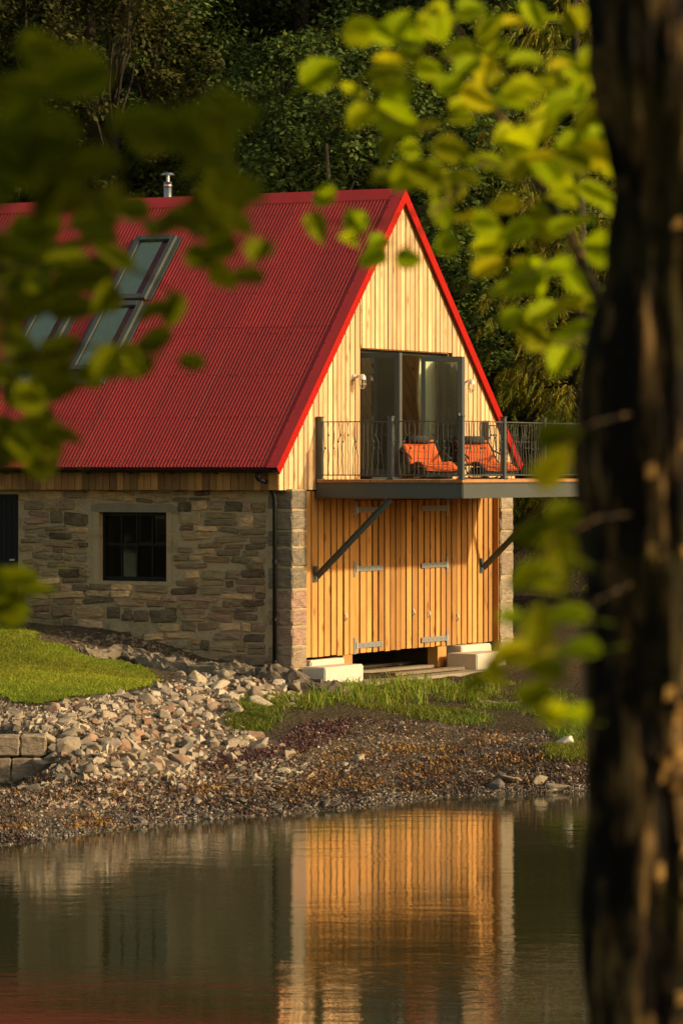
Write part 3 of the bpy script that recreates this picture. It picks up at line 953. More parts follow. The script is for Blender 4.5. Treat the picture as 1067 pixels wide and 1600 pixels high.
# gutter, brackets, downpipe
gt = MB(); n_ = 8
prof = [(math.cos(math.pi + math.pi * i / n_) * .055, math.sin(math.pi + math.pi * i / n_) * .055) for i in range(n_ + 1)]
prof += [(p * .88, q * .88) for p, q in reversed(prof)]
gu, gz = EL - .03, ELZ - .035
m_ = len(prof)
gt.add([(gu + p, y, gz + q) for y in (VER + .03, LEN) for p, q in prof], [(i, m_ + i, m_ + (i + 1) % m_, (i + 1) % m_) for i in range(m_)] + [tuple(range(m_)), tuple(range(2 * m_ - 1, m_ - 1, -1))])
gut = gt.build('gutter', M['black_paint'], house)
for i in range(12):
    y = VER + .35 + i * .82
    MB().box(gu - .06, gu + .10, y - .012, y + .012, gz - .075, gz - .058).build('gutter_bracket', M['black_paint'], gut)
dp = MB(); pu = -.06
dp.tube([(gu, .42, gz - .05), (gu, .42, gz - .12), (gu + .04, .41, gz - .16), (UL + .06, .36, gz - .22), (pu - .02, .31, 4.16), (pu, .30, 4.05), (pu, .30, 1.30)], .036, 10)
dpo = dp.build('downpipe', M['black_paint'], house, True)
for zz in (4.0, 3.05, 2.1, 1.4):
    MB().tube([(pu, .30, zz - .03), (pu, .30, zz + .03)], .046, 10).build('pipe_collar', M['black_paint'], dpo)
    MB().box(pu, .02, .28, .32, zz - .012, zz + .012).build('pipe_bracket', M['black_paint'], dpo)

# roof windows
s_ = sL; nv = Vector((-s_, 0, 1)).normalized(); tv = Vector((1, 0, s_)).normalized()
def slope_pt(u_, v_, hgt): return Vector((u_, v_, roof_z(u_))) + nv * hgt
for i, (u0, u1, v0, v1) in enumerate(SK):
    fr = MB()
    def bar(ua, ub, va, vb, h0, h1):
        fr.hexa([slope_pt(ua, va, h0), slope_pt(ub, va, h0), slope_pt(ub, vb, h0), slope_pt(ua, vb, h0), slope_pt(ua, va, h1), slope_pt(ub, va, h1), slope_pt(ub, vb, h1), slope_pt(ua, vb, h1)])
    e = .075
    bar(u0, u1, v0, v0 + .09, -.02, .09); bar(u0, u1, v1 - .09, v1, -.02, .09)
    bar(u0, u0 + e, v0 + .091, v1 - .091, -.02, .085); bar(u1 - e, u1, v0 + .091, v1 - .091, -.02, .10)
    so = fr.build('roof_window', M['gunmetal'], roof_o)
    ap = MB()
    n_ = 72; vs_ = []; fs = []
    if u0 < 2:
        for q in range(n_ + 1):
            v_ = v0 - .02 + (v1 - v0 + .04) * q / n_
            hgt = .02 + .0115 * math.sin(2 * math.pi * v_ / CP)
            vs_ += [slope_pt(u0 - .20, v_, hgt), slope_pt(u0, v_, .034)]
        for q in range(n_): fs.append((2 * q, 2 * q + 1, 2 * q + 3, 2 * q + 2))
        ap.add(vs_, fs).build('apron_flashing', M['gunmetal'], so)
    fl = MB()
    for va in (v0 - .10, v1):
        fl.hexa([slope_pt(u0, va, .0), slope_pt(u1, va, .0), slope_pt(u1, va + .098, .0), slope_pt(u0, va + .098, .0), slope_pt(u0, va, .026), slope_pt(u1, va, .026), slope_pt(u1, va + .098, .026), slope_pt(u0, va + .098, .026)])
    fl.build('side_flashing', M['gunmetal'], so)
    pn = MB(); pn.add([slope_pt(u0 + e, v0 + .09, .05), slope_pt(u1 - e, v0 + .09, .05), slope_pt(u1 - e, v1 - .09, .05), slope_pt(u0 + e, v1 - .09, .05)], [(0, 1, 2, 3)])
    pn.build('pane', M['glass'], so)
    bl = MB(); bl.add([slope_pt(u0 + e, v0 + .26, .03), slope_pt(u1 - e, v0 + .26, .03), slope_pt(u1 - e, v1 - .09, .03), slope_pt(u0 + e, v1 - .09, .03)], [(0, 1, 2, 3)])
    bl.build('blind', M['curtain'], so)

# flue
fl = MB(); fu, fv = 4.75, 5.19
fl.tube([(fu, fv, 8.7), (fu, fv, 9.78)], .075, 14); flo = fl.build('flue', M['flue'], roof_o, True)
MB().tube([(fu, fv, 9.36), (fu, fv, 9.39)], .088, 14).build('flue_band', M['flue'], flo)
MB().tube([(fu, fv, 9.70), (fu, fv, 9.73)], .084, 14).build('flue_band', M['flue'], flo)
cp = MB(); cp.tube([(fu, fv, 9.78), (fu, fv, 9.93)], .03, 8); cp.tube([(fu, fv, 9.90), (fu, fv, 9.94), (fu, fv, 9.955)], [.13, .10, .02], 14)
cp.build('flue_cowl', M['flue'], flo)

# room behind the bifold doors
room = MB()
room.add([(OV0 - 2.0, .35, 4.36), (OV1 + 2.0, .35, 4.36), (OV1 + 2.0, 5.5, 4.36), (OV0 - 2.0, 5.5, 4.36)], [(0, 1, 2, 3)])
room_o = room.build('room_floor', M['floor_in'], house)
rw = MB()
kn = 7.55
rw.add([(kn, .32, 4.36), (kn, 5.5, 4.36), (kn, 5.5, 5.5), (kn, .32, 5.5)], [(0, 1, 2, 3)])
rw.add([(.85, .32, 4.36), (.85, 5.5, 4.36), (.85, 5.5, 5.5), (.85, .32, 5.5)], [(3, 2, 1, 0)])
rw.add([(.85, 5.5, 4.36), (kn, 5.5, 4.36), (kn, 5.5, 5.45), (RU, 5.5, 9.05), (.85, 5.5, 5.45)], [(0, 1, 2, 3, 4)])
rw.build('room_wall', M['lining'], house)
def lining(sgn):
    # sloped ceiling boards
    k_ = 0
    ue, ze = (kn + .02, 5.45) if sgn > 0 else (.83, 5.45)
    ut, zt = RU, 9.05
    y = .32
    while y < 5.45:
        y1 = min(y + .16, 5.5)
        mb = MB(); mb.add([(ue, y, ze), (ue, y1 - .012, ze), (ut, y1 - .012, zt), (ut, y, zt), (ue + sgn * .02, y, ze + .02), (ue + sgn * .02, y1, ze + .02), (ut, y1, zt + .02), (ut, y, zt + .02)], [(0, 1, 2, 3), (4, 7, 6, 5), (0, 3, 7, 4), (1, 5, 6, 2)])
        mb.build('ceiling_board', M['lining'], house)
        y = y1
lining(1); 
MB().add([(.83, .32, 5.45), (RU, .32, 9.05), (RU, 5.5, 9.05), (.83, 5.5, 5.45)], [(0, 1, 2, 3)]).build('ceiling_panel', M['lining'], house)
cu = MB(); n_ = 40; vs_ = []; fs = []
for i in range(n_ + 1):
    t = i / n_
    uu = 5.42 + .58 * t
    yy = .42 + .05 * math.sin(t * 34) + .02 * math.sin(t * 71)
    for q, zz in enumerate(np.linspace(4.42, 6.6, 12)):
        pinch = .35 * math.exp(-((zz - 5.2) / .35) ** 2)
        vs_.append((uu + (5.75 - uu) * pinch + .02 * math.sin(zz * 5 + t * 6), yy, zz))
for i in range(n_):
    for q in range(11):
        fs.append((i * 12 + q, (i + 1) * 12 + q, (i + 1) * 12 + q + 1, i * 12 + q + 1))
cu.add(vs_, fs).build('curtain', M['curtain'], house, True)

# bifold doors: fixed frame and four leaves
FV = .28
fr = MB(); fr.box(OV0 + .019, OV0 + .075, FV - .035, FV + .035, OZ0, OZ1 - .02); fr.box(OV1 - .075, OV1 - .019, FV - .035, FV + .035, OZ0, OZ1 - .02)
fr.box(OV0 + .076, OV1 - .076, FV - .035, FV + .035, OZ1 - .075, OZ1 - .02); fr.box(OV0 + .076, OV1 - .076, FV - .04, FV + .035, OZ0 - .03, OZ0 + .03)
bif = fr.build('bifold_door', M['door_paint'], house)
def leaf_door(a, b, hinge_at=None, handle=False):
    a = Vector(a); b = Vector(b)
    L_ = (b - a).length; ang = math.atan2(b.y - a.y, b.x - a.x)
    z0, z1 = OZ0 + .035, OZ1 - .085
    st = .072; th = .028
    m = MB()
    m.box(0, st, -th, th, z0, z1); m.box(L_ - st, L_, -th, th, z0, z1); m.box(st + .0005, L_ - st - .0005, -th, th, z1 - .09, z1); m.box(st + .0005, L_ - st - .0005, -th, th, z0, z0 + .13)
    o = m.build('door_leaf', M['door_paint'], bif)
    o.location = (a.x, a.y, 0); o.rotation_euler = (0, 0, ang)
    MB().box(st - .005, L_ - st + .005, -.006, .006, z0 + .125, z1 - .085).build('pane', M['glass'], o)
    if hinge_at is not None:
        for zz in (z1 - .12, z1 - .30, z0 + 1.0, z0 + .18):
            h_ = MB(); h_.tube([(hinge_at, -th - .012, zz - .055), (hinge_at, -th - .012, zz + .055)], .016, 8)
            h_.build('hinge', M['galv'], o)
    if handle:
        h_ = MB(); h_.box(L_ - .06, L_ - .03, -th - .03, -th - .001, z0 + .85, z0 + 1.12); h_.box(L_ - .06, L_ - .03, -th - .06, -th - .031, z0 + .98, z0 + 1.10)
        h_.build('handle', M['galv'], o)
LL = .77
ja = OV0 + .085; tb = 3.28; mid = (ja + tb) / 2; out = math.sqrt(LL ** 2 - ((tb - ja) / 2) ** 2)
leaf_door((ja, FV - .045), (mid - .035, FV - out)); leaf_door((tb, FV - .045), (mid + .035, FV - out), .05)
jb = OV1 - .085; tb2 = 5.13; mid = (jb + tb2) / 2; out = math.sqrt(LL ** 2 - ((jb - tb2) / 2) ** 2)
leaf_door((jb, FV - .045), (mid + .035, FV - out)); leaf_door((tb2, FV - .045), (mid - .035, FV - out), None, True)

# lower timber screen and boat doors
TB, TT = 1.43, 4.06
lowb = MB(); lowb.box(.53, 7.86, VLOW + .05, VLOW + .09, TB + .02, UB)
low_o = lowb.build('lower_screen', M['gap_shade'], house)
D0, D1 = 2.47, 5.97
doorL = MB().box(D0 + .02, 4.20, VLOW + .027, VLOW + .049, TB + .05, TT - .08).build('boat_door', M['gap_shade'], house)
doorR = MB().box(4.22, D1 - .02, VLOW + .027, VLOW + .049, TB + .05, TT - .08).build('boat_door', M['gap_shade'], house)
r = random.Random(21)
u = .515
edges = [(.515, D0, low_o), (D0 + .005, 4.205, doorL), (4.212, D1 - .005, doorR), (D1, 7.87, low_o)]
for e0, e1, par in edges:
    n_ = int(round((e1 - e0) / .215))
    ws = np.array([r.choice([.155, .165, .175, .20]) + .052 for _ in range(n_)]); ws *= (e1 - e0 + .04) / ws.sum()
    x = e0
    for wq in ws:
        wd = wq - .052 + r.uniform(-.006, .006)
        yo = r.uniform(-.006, .006) + (-.004 if par is low_o else .0)
        MB().box(x, min(x + wd, e1 + .02), VLOW + yo, VLOW + .026, TB + (r.uniform(-.01, .01)), TT + .14 if par is low_o else TT - .03).build('board', M['wood_orange'], par)
        x += wq
MB().box(D0, D1, VLOW - .002, VLOW + .026, TT - .015, TT + .14).build('head_rail', M['wood_orange'], low_o)
MB().box(.512, .545, VLOW - .09, VLOW - .012, TB - .02, UB - .005).build('edge_trim', M['wood_orange'], low_o)
MB().box(7.845, 7.868, VLOW - .12, VLOW - .012, TB, UB - .005).build('edge_trim', M['wood_side'], low_o)
for zz in (3.875, 2.87, 1.56):
    for sgn, uh, par in ((1, 2.46, doorL), (-1, 5.985, doorR)):
        h_ = MB(); y0 = VLOW - .022
        h_.box(uh - .035, uh + .035, y0, y0 + .012, zz - .14, zz + .14)
        a, b_ = uh + sgn * .04, uh + sgn * 1.02
        h_.box(min(a, b_), max(a, b_), y0 - .004, y0 + .008, zz - .045, zz + .045)
        h_.tube([(uh + sgn * .045, y0 - .006, zz - .06), (uh + sgn * .045, y0 - .006, zz + .06)], .02, 8)
        for q in range(6):
            h_.ball((a + (b_ - a) * (q + .5) / 6, y0 - .006, zz), .012)
        h_.build('strap_hinge', M['galv'], par)
for zz, uu, par in ((2.05, 4.62, doorR), (2.0, 5.22, doorR), (2.05, 2.1, low_o), (1.9, 6.35, low_o)):
    MB().tube([(uu, VLOW - .03, zz - .05), (uu + .02, VLOW - .05, zz), (uu, VLOW - .03, zz + .07)], .012, 6).build('door_bolt', M['galv'], par)
for u0 in (2.06, 5.63):
    MB().box(u0, u0 + .34, VLOW + .0, VLOW + .2, 1.06, TB - .015).build('timber_post', M['wood_orange'], house)
    MB().box(u0 + .30, u0 + .42, VLOW - .04, VLOW - .02, .98, 1.14).build('drop_bolt', M['galv'], house)

# ------------------------------------------------------------------ balcony (part of the boathouse)
BU0, BU1, BV0 = 1.0, 7.42, -2.62
DKZ = 4.40
bm_ = MB()
def channel(mb, a, b, inward):
    # a steel channel: web and two flanges, outer face towards the outside
    a = Vector(a); b = Vector(b); d = (b - a).normalized(); i_ = Vector(inward)
    z0, z1 = 4.09, 4.345
    def bx(o0, o1, za, zb):
        p = [a + i_ * o0, b + i_ * o0, b + i_ * o1, a + i_ * o1]
        if d.cross(i_).z < 0: p = [p[0], p[3], p[2], p[1]]
        mb.hexa([q + Vector((0, 0, za)) for q in p] + [q + Vector((0, 0, zb)) for q in p])
    bx(.018, .03, z0 + .0145, z1 - .0145); bx(0, .09, z0, z0 + .014); bx(0, .09, z1 - .014, z1)
channel(bm_, (BU0, VUP - .01, 0), (BU0, BV0, 0), (1, 0, 0))
bal = bm_.build('balcony', M['gunmetal'], house)
m2 = MB(); channel(m2, (BU0 - .0, BV0 - .002, 0), (BU1, BV0 - .002, 0), (0, 1, 0)); m2.build('front_beam', M['gunmetal'], bal).location = (0, -.0, 0)
m3 = MB(); channel(m3, (BU1, VUP - .01, 0), (BU1, BV0 + .1, 0), (-1, 0, 0)); m3.build('side_beam', M['gunmetal'], bal)
for uu in np.linspace(BU0 + .8, BU1 - .8, 7):
    MB().box(uu - .025, uu + .025, BV0 + .1, VUP - .02, 4.14, 4.33).build('joist', M['wood_side'], bal)
y = BV0 + .004; r = random.Random(2)
while y < VUP - .05:
    y1 = min(y + .143, VUP - .005)
    MB().box(BU0 + .004 - r.uniform(0, .01), BU1 - .004 + r.uniform(0, .01), y, y1 - .008, 4.352, DKZ - r.uniform(0, .003)).build('deck_board', M['wood_deck'], bal)
    y = y1
for uu in (BU0 + .05, BU1 - .05):
    bb = MB(); bb.beam((uu, VLOW - .02, 2.80), (uu, VLOW - 1.40, 4.10), .09, .012); bb.beam((uu - .0, VLOW - .05, 2.77), (uu, VLOW - 1.43, 4.07), .012, .10)
    bb.build('brace', M['gunmetal'], bal)
    MB().box(uu - .07, uu + .07, VLOW - .018, VLOW - .008, 2.68, 2.95).build('brace_plate', M['gunmetal'], bal)
posts = [(BU0 + .05, VUP - .07), (BU0 + .05, (BV0 + VUP) / 2 - .02), (BU0 + .05, BV0 + .05)]
posts += [(BU0 + .05 + (BU1 - BU0 - .1) * i / 4, BV0 + .05) for i in range(1, 5)] + [(BU1 - .05, (BV0 + VUP) / 2 - .02), (BU1 - .05, VUP - .07)]
pm = MB(); pm.box(-.04, .04, -.04, .04, 0, 1.03); pm.box(-.052, .052, -.052, .052, 1.03, 1.045); pm.box(-.06, .06, -.06, .06, 0, .012)
post_me = pm.mesh('post', M['gunmetal'])
for p in posts: inst('post', post_me, bal, (p[0], p[1], DKZ))
def baluster_mesh(k):
    rr_ = random.Random(300 + k); mb = MB()
    n_ = 9; pts = []; xo = 0.0
    kn_ = sorted(rr_.sample([2, 4, 5, 6], rr_.choice([1, 1, 2])))
    for i in range(n_):
        if i in kn_: xo = -xo * .6 + rr_.choice([-1, 1]) * .022
        else: xo = xo * .75 + rr_.uniform(-.012, .012)
        if i in (0, n_ - 1): xo *= .3
        pts.append((xo, rr_.uniform(-.006, .006), .075 + .865 * i / (n_ - 1)))
        if i in kn_:
            mb.ball((xo - .012, 0, pts[-1][2] + .01), .021)
    mb.tube(pts, .0075, 4)
    return mb.mesh('baluster', M['gunmetal'])
bals = [baluster_mesh(k) for k in range(12)]
r = random.Random(8)
for a, b_ in zip(posts[:-1], posts[1:]):
    a = Vector((*a, DKZ)); b_ = Vector((*b_, DKZ)); d = (b_ - a); L_ = d.length; d.normalize()
    for zz, nm in ((.955, 'handrail'), (.07, 'bottom_rail')):
        mb = MB(); mb.beam(a + d * .042 + Vector((0, 0, zz)), b_ - d * .042 + Vector((0, 0, zz)), .035, .018); mb.build(nm, M['gunmetal'], bal)
    n_ = 14 if L_ < 1.5 else 15
    for i in range(n_):
        q = a + d * (L_ * (i + .7 + r.uniform(-.12, .12)) / (n_ + .4))
        inst('baluster', r.choice(bals), bal, q, (0, 0, math.atan2(d.y, d.x) + (math.pi if r.random() < .5 else 0)))

# ------------------------------------------------------------------ things fixed to or standing on the house
def house_loc(u_, v_, z_): return tuple(W(u_, v_, z_))
def wall_lamp(u_, label):
    t = empty('wall_lamp', house_loc(u_, VUP - .002, 6.12), HROT)
    tag(t, label, 'wall lamp', 'bulkhead lamps beside the balcony doors')
    MB().tube([(0, .0, 0), (0, -.03, 0)], .065, 12).build('back_plate', M['white_lamp'], t)
    MB().tube([(0, -.03, 0), (0, -.10, .03), (0, -.17, .03)], .022, 8).build('arm', M['white_lamp'], t)
    MB().tube([(0, -.17, .06), (0, -.17, .02), (0, -.17, -.03)], [.03, .06, .065], 12).build('cap', M['white_lamp'], t)
    MB().tube([(0, -.17, -.035), (0, -.17, -.12), (0, -.17, -.165)], [.045, .045, .02], 10).build('glass_globe', M['glass'], t)
    cg = MB()
    for i in range(6):
        a = math.pi * i / 3; c, s = math.cos(a), math.sin(a)
        cg.tube([(c * .06, -.17 + s * .06, -.03), (c * .062, -.17 + s * .062, -.12), (c * .02, -.17 + s * .02, -.19)], .005, 4)
    cg.tube([(math.cos(a) * .062, -.17 + math.sin(a) * .062, -.11) for a in np.linspace(0, 2 * math.pi, 13)], .005, 4)
    cg.build('wire_cage', M['white_lamp'], t)
wall_lamp(2.36, 'small caged metal lamp on the timber left of the balcony doors')
wall_lamp(6.55, 'small caged metal lamp on the timber right of the balcony doors')

def lounger(u_, v_, yaw, label):
    t = empty('sun_lounger', house_loc(u_, v_, DKZ + .001), yaw)
    tag(t, label, 'sun lounger', 'orange loungers on the balcony')
    # local: -y is forward, x across; profile (y, z)
    prof = [(.62, .68), (.45, .55), (.22, .36), (.08, .245), (-.10, .265), (-.28, .30), (-.42, .295), (-.60, .235), (-.80, .165)]
    hw = .29
    fb = MB(); vs_ = []; fs = []
    fine = []
    for a, b_ in zip(prof[:-1], prof[1:]):
        for q in range(4): fine.append((a[0] + (b_[0] - a[0]) * q / 4, a[1] + (b_[1] - a[1]) * q / 4))
    fine.append(prof[-1]); n_ = len(fine); mX = 9
    for lay, off in ((0, .0), (1, -.016)):
        for i, (y_, z_) in enumerate(fine):
            for k_ in range(mX):
                x_ = hw * (k_ / (mX - 1) * 2 - 1)
                sag = -.02 * (1 - (x_ / hw) ** 2) if lay == 0 else -.02 * (1 - (x_ / hw) ** 2)
                vs_.append((x_, y_ + off * .5, z_ + sag + off))
    S = n_ * mX
    for i in range(n_ - 1):
        for k_ in range(mX - 1):
            q = (i * mX + k_, i * mX + k_ + 1, (i + 1) * mX + k_ + 1, (i + 1) * mX + k_)
            fs.append(q[::-1]); fs.append(tuple(S + e for e in q))
    for i in range(n_ - 1):
        for k_ in (0, mX - 1):
            q = (i * mX + k_, (i + 1) * mX + k_, S + (i + 1) * mX + k_, S + i * mX + k_); fs.append(q if k_ else q[::-1])
    for i in (0, n_ - 1):
        for k_ in range(mX - 1):
            fs.append((i * mX + k_, i * mX + k_ + 1, S + i * mX + k_ + 1, S + i * mX + k_))
    fb.add(vs_, fs).build('cushion', M['orange_cloth'], t, True)
    MB().tube([(-.20, .53, .675), (-.19, .53, .675), (.19, .53, .675), (.20, .53, .675)], [.04, .068, .068, .04], 14).build('pillow', M['pillow'], t, True)
    MB().box(-.30, .30, .52, .545, .612, .640).build('pillow_strap', M['pillow'], t)
    MB().hexa([(-.27, -.74, .045), (.27, -.74, .045), (.27, .0, .05), (-.27, .0, .05), (-.27, -.72, .15), (.27, -.72, .15), (.27, -.02, .20), (-.27, -.02, .20)]).build('under_seat_void', M['tube_black'], t)  # black block standing in for the dark void under the seat
    for yq, zq in ((.50, .585), (.36, .47), (.22, .355), (-.04, .255), (-.20, .285), (-.52, .262), (-.66, .213)):
        MB().beam((-.285, yq, zq - .004), (.285, yq, zq - .004), .012, .014).build('seam', M['orange_cloth'], t)
    for sx in (-1, 1):
        x_ = sx * .315
        MB().tube([(x_, y_, z_ - .02) for y_, z_ in prof], .012, 6).build('side_rail', M['tube_black'], t, True)
        MB().tube([(x_, .30, .40), (x_, .12, .20), (x_, -.10, .03), (x_, -.18, .013), (x_, -.30, .013)], .011, 6).build('leg', M['tube_black'], t, True)
        MB().tube([(x_, -.52, .27), (x_, -.25, .16), (x_, .20, .03), (x_, .34, .013), (x_, .46, .013)], .011, 6).build('leg', M['tube_black'], t, True)
        MB().tube([(sx * .345, .46, .50), (sx * .35, .30, .46), (sx * .35, -.05, .40), (sx * .345, -.16, .34)], .016, 6).build('armrest', M['tube_black'], t, True)
    MB().tube([(-.315, -.30, .013), (.315, -.30, .013)], .011, 6).build('foot_bar', M['tube_black'], t)
    MB().tube([(-.315, .46, .013), (.315, .46, .013)], .011, 6).build('foot_bar', M['tube_black'], t)
    MB().tube([(-.315, .63, .68), (.315, .63, .68)], .013, 6).build('top_bar', M['tube_black'], t)
lounger(2.95, -1.0, R(17), 'orange padded sun lounger in front of the open balcony doors, nearer the left rail')
lounger(4.55, -1.28, R(20), 'orange padded sun lounger right of the other one on the balcony')

# ------------------------------------------------------------------ slipway, concrete blocks, planks
slip = MB(); slip.hexa([(.9, -.75, .6), (7.3, -.75, .6), (7.3, 7, .6), (.9, 7, .6), (.9, -.75, 1.02), (7.3, -.75, 1.02), (7.3, 7, 1.09), (.9, 7, 1.09)])
so = slip.build('slipway', M['concrete']); so.location = (P0[0], P0[1], 0); so.rotation_euler = (0, 0, HROT)
tag(so, 'flat concrete slip under the boat doors', kind='structure')
def block(name, x0, x1, y0, y1, z0, z1, label, cut=None):
    bm = bmesh.new(); bmesh.ops.create_cube(bm, size=1.0)
    bmesh.ops.scale(bm, vec=(x1 - x0, y1 - y0, z1 - z0), verts=bm.verts)
    bmesh.ops.translate(bm, vec=(0, 0, (z1 - z0) / 2), verts=bm.verts)
    if cut:
        for v_ in bm.verts:
            if v_.co.z > .01 : v_.co.y *= cut[1]; v_.co.x *= cut[0]
    bmesh.ops.bevel(bm, geom=bm.edges[:], offset=.02, segments=2, affect='EDGES')
    rr_ = random.Random(len(label))
    for v_ in bm.verts: v_.co += Vector((rr_.uniform(-1, 1), rr_.uniform(-1, 1), rr_.uniform(-1, 1))) * .004
    me = bpy.data.meshes.new(name); bm.to_mesh(me); bm.free(); me.materials.append(M['concrete_pale'])
    o = link(bpy.data.objects.new(name, me)); o.location = W((x0 + x1) / 2, (y0 + y1) / 2, z0); o.rotation_euler = (0, 0, HROT)
    return tag(o, label, 'concrete block', 'concrete blocks at the foot of the boat doors')
block('concrete_block', .20, 1.55, -.50, -.06, .88, 1.31, 'white concrete block beside the near stone corner, front lower one of the pair')
block('concrete_block', .56, 1.75, -.045, .15, .95, 1.395, 'white concrete block behind the front one, against the stone corner')
block('concrete_block', 5.70, 6.9, -.58, .02, .92, 1.30, 'long pale concrete block on the slip under the right of the boat doors')
block('concrete_block', 6.2, 7.5, -.05, .5, .92, 1.41, 'pale concrete footing set back behind the long block under the doors', (.93, .85))
for i, (ua, va, ub, vb, lb_) in enumerate([(3.2, .5, 6.0, .3, 'long grey plank lying on the slip under the doors'), (2.9, 1.3, 6.6, 1.15, 'weathered plank lying deepest in the gap under the doors'), (3.0, -.25, 5.4, -.38, 'weathered plank lying on the slip in front of the doors')]):
    pb = MB(); pb.beam((0, 0, .03), (ub - ua, vb - va, .03), .22, .05)
    o = pb.build('plank', M['wood_grey']); o.location = W(ua, va, 1.03 + .009 * (va + .75)); o.rotation_euler = (0, 0, HROT)
    tag(o, lb_, 'plank', 'planks on the slip')

# ------------------------------------------------------------------ lawn, soil ledge, rocks, seaweed, grasses
LX, LY = np.meshgrid(np.arange(-9, -.5, .05), np.arange(53, 68, .07))
LZ = height(LX, LY)
lpx, lpy = pix(LX, LY, LZ)
lu = (LX - P0[0]) * gdir[0] + (LY - P0[1]) * gdir[1]
keep = poly_mask(lpx + 7 * fbm(LX, LY, 4, 4), lpy + 3.5 * fbm(LX + 3, LY, 5, 4), LAWN) & (lu < -.25)
ids = -np.ones(LX.shape, int)
cells = keep[:-1, :-1] & keep[1:, :-1] & keep[:-1, 1:] & keep[1:, 1:]
used = np.zeros(LX.shape, bool)
for a, b_ in ((slice(None, -1), slice(None, -1)), (slice(1, None), slice(None, -1)), (slice(None, -1), slice(1, None)), (slice(1, None), slice(1, None))):
    used[a, b_] |= cells
ids[used] = np.arange(used.sum())
lq = np.stack([ids[:-1, :-1][cells], ids[:-1, 1:][cells], ids[1:, 1:][cells], ids[1:, :-1][cells]], -1)
lawn = link(bpy.data.objects.new('lawn', np_mesh('lawn', np.stack([LX[used], LY[used], LZ[used] + .014], -1), lq, M['lawn'], True)))
tag(lawn, 'bright green mown lawn beside the stone wall', kind='structure')

def blades(name, pos, hgt, wid, lean, cols, mat, seed, curl=.5):
    """one mesh of bent grass blades (two triangles each plus a tip)"""
    r_ = np.random.default_rng(seed); n_ = len(pos)
    a = r_.uniform(0, 2 * np.pi, n_); h_ = r_.uniform(hgt[0], hgt[1], n_); w_ = r_.uniform(wid[0], wid[1], n_)
    ln = r_.uniform(lean[0], lean[1], n_) * h_
    dx, dy = np.cos(a), np.sin(a); b2 = r_.uniform(0, 2 * np.pi, n_); lx, ly = np.cos(b2) * ln, np.sin(b2) * ln
    V = np.empty((n_, 5, 3))
    V[:, 0] = pos + np.stack([-dx * w_, -dy * w_, 0 * w_], 1); V[:, 1] = pos + np.stack([dx * w_, dy * w_, 0 * w_], 1)
    mid_ = pos + np.stack([lx * .35, ly * .35, h_ * .6], 1)
    V[:, 2] = mid_ + np.stack([-dx * w_ * .8, -dy * w_ * .8, 0 * w_], 1); V[:, 3] = mid_ + np.stack([dx * w_ * .8, dy * w_ * .8, 0 * w_], 1)
    V[:, 4] = pos + np.stack([lx, ly, h_ * (1 - curl * .3)], 1)
    T = np.array([[0, 1, 3], [0, 3, 2], [2, 3, 4]])[None] + (np.arange(n_) * 5)[:, None, None]
    c = np.array(cols)[r_.integers(0, len(cols), n_)] * r_.uniform(.7, 1.25, (n_, 1))
    pt = (1 + .38 * fbm(pos[:, 0] + 3, pos[:, 1], 1.1, 4))[:, None]; c = c * pt; c[:, 0] *= (1 + .25 * fbm(pos[:, 0], pos[:, 1] + 7, .8, 3))
    C_ = np.repeat(c, 5, 0)
    return link(bpy.data.objects.new(name, np_mesh(name, V.reshape(-1, 3), T.reshape(-1, 3), mat, False, C_)))

sel = np.argwhere(cells); pk = sel[rng.integers(0, len(sel), 130000)]
bx_, by_ = LX[0, pk[:, 1]] + rng.normal(.02, .05, len(pk)), LY[pk[:, 0], 0] + rng.normal(.03, .07, len(pk))
bz_ = height(bx_, by_) + .008
dens = fbm(bx_, by_, .9, 2)
lg = blades('lawn_grass', np.stack([bx_, by_, bz_], 1)[dens + rng.normal(0, .4, len(dens)) > -.75], (.012, .05), (.003, .006), (.1, .8), [(.24, .27, .014), (.29, .31, .018), (.18, .22, .012), (.35, .33, .03)], M['blade'], 3)
tag(lg, 'short mown grass covering the lawn', kind='stuff')

# shore grass: short turf and tall tufts
def on_ground(pxy):
    return ground_hit(pxy[:, 0], pxy[:, 1])
g1 = on_ground(scatter_px(GRASSY, 3400, 31)); g1 = np.concatenate([g1, on_ground(scatter_px(GRASS2, 250, 32))])
gp = np.repeat(g1, 14, 0) + np.concatenate([rng.normal(0, .07, (len(g1) * 14, 2)), np.zeros((len(g1) * 14, 1))], 1)
gm = fbm(gp[:, 0], gp[:, 1], 2.2, 2); gp = gp[gm + rng.normal(0, .12, len(gm)) > .10]
gp[:, 2] = height(gp[:, 0], gp[:, 1])
gu_, gv_ = (gp[:, 0] - P0[0]) * gdir[0] + (gp[:, 1] - P0[1]) * gdir[1], (gp[:, 0] - P0[0]) * bdir[0] + (gp[:, 1] - P0[1]) * bdir[1]
gp = gp[~((gu_ > .1) & (gv_ > -.8))]
tag(blades('shore_grass', gp, (.03, .12), (.004, .008), (.2, 1.2), [(.16, .21, .014), (.22, .26, .022), (.12, .16, .012), (.26, .24, .04)], M['blade'], 5), 'low rough green grass along the top of the shore', kind='stuff')
TUFT = [(540, 1078), (552, 1082), (565, 1080), (580, 1084), (597, 1080), (610, 1090), (626, 1085), (645, 1088), (668, 1086), (690, 1084), (706, 1082), (722, 1088), (735, 1080), (655, 1100), (600, 1102), (570, 1104), (520, 1095), (482, 1104), (505, 1100), (765, 1085), (630, 1070), (672, 1070), (548, 1092), (700, 1098), (740, 1100)]
tp = on_ground(np.array(TUFT, float))
tgreen = [(.20, .27, .018), (.26, .30, .024), (.15, .20, .014), (.32, .28, .05)]
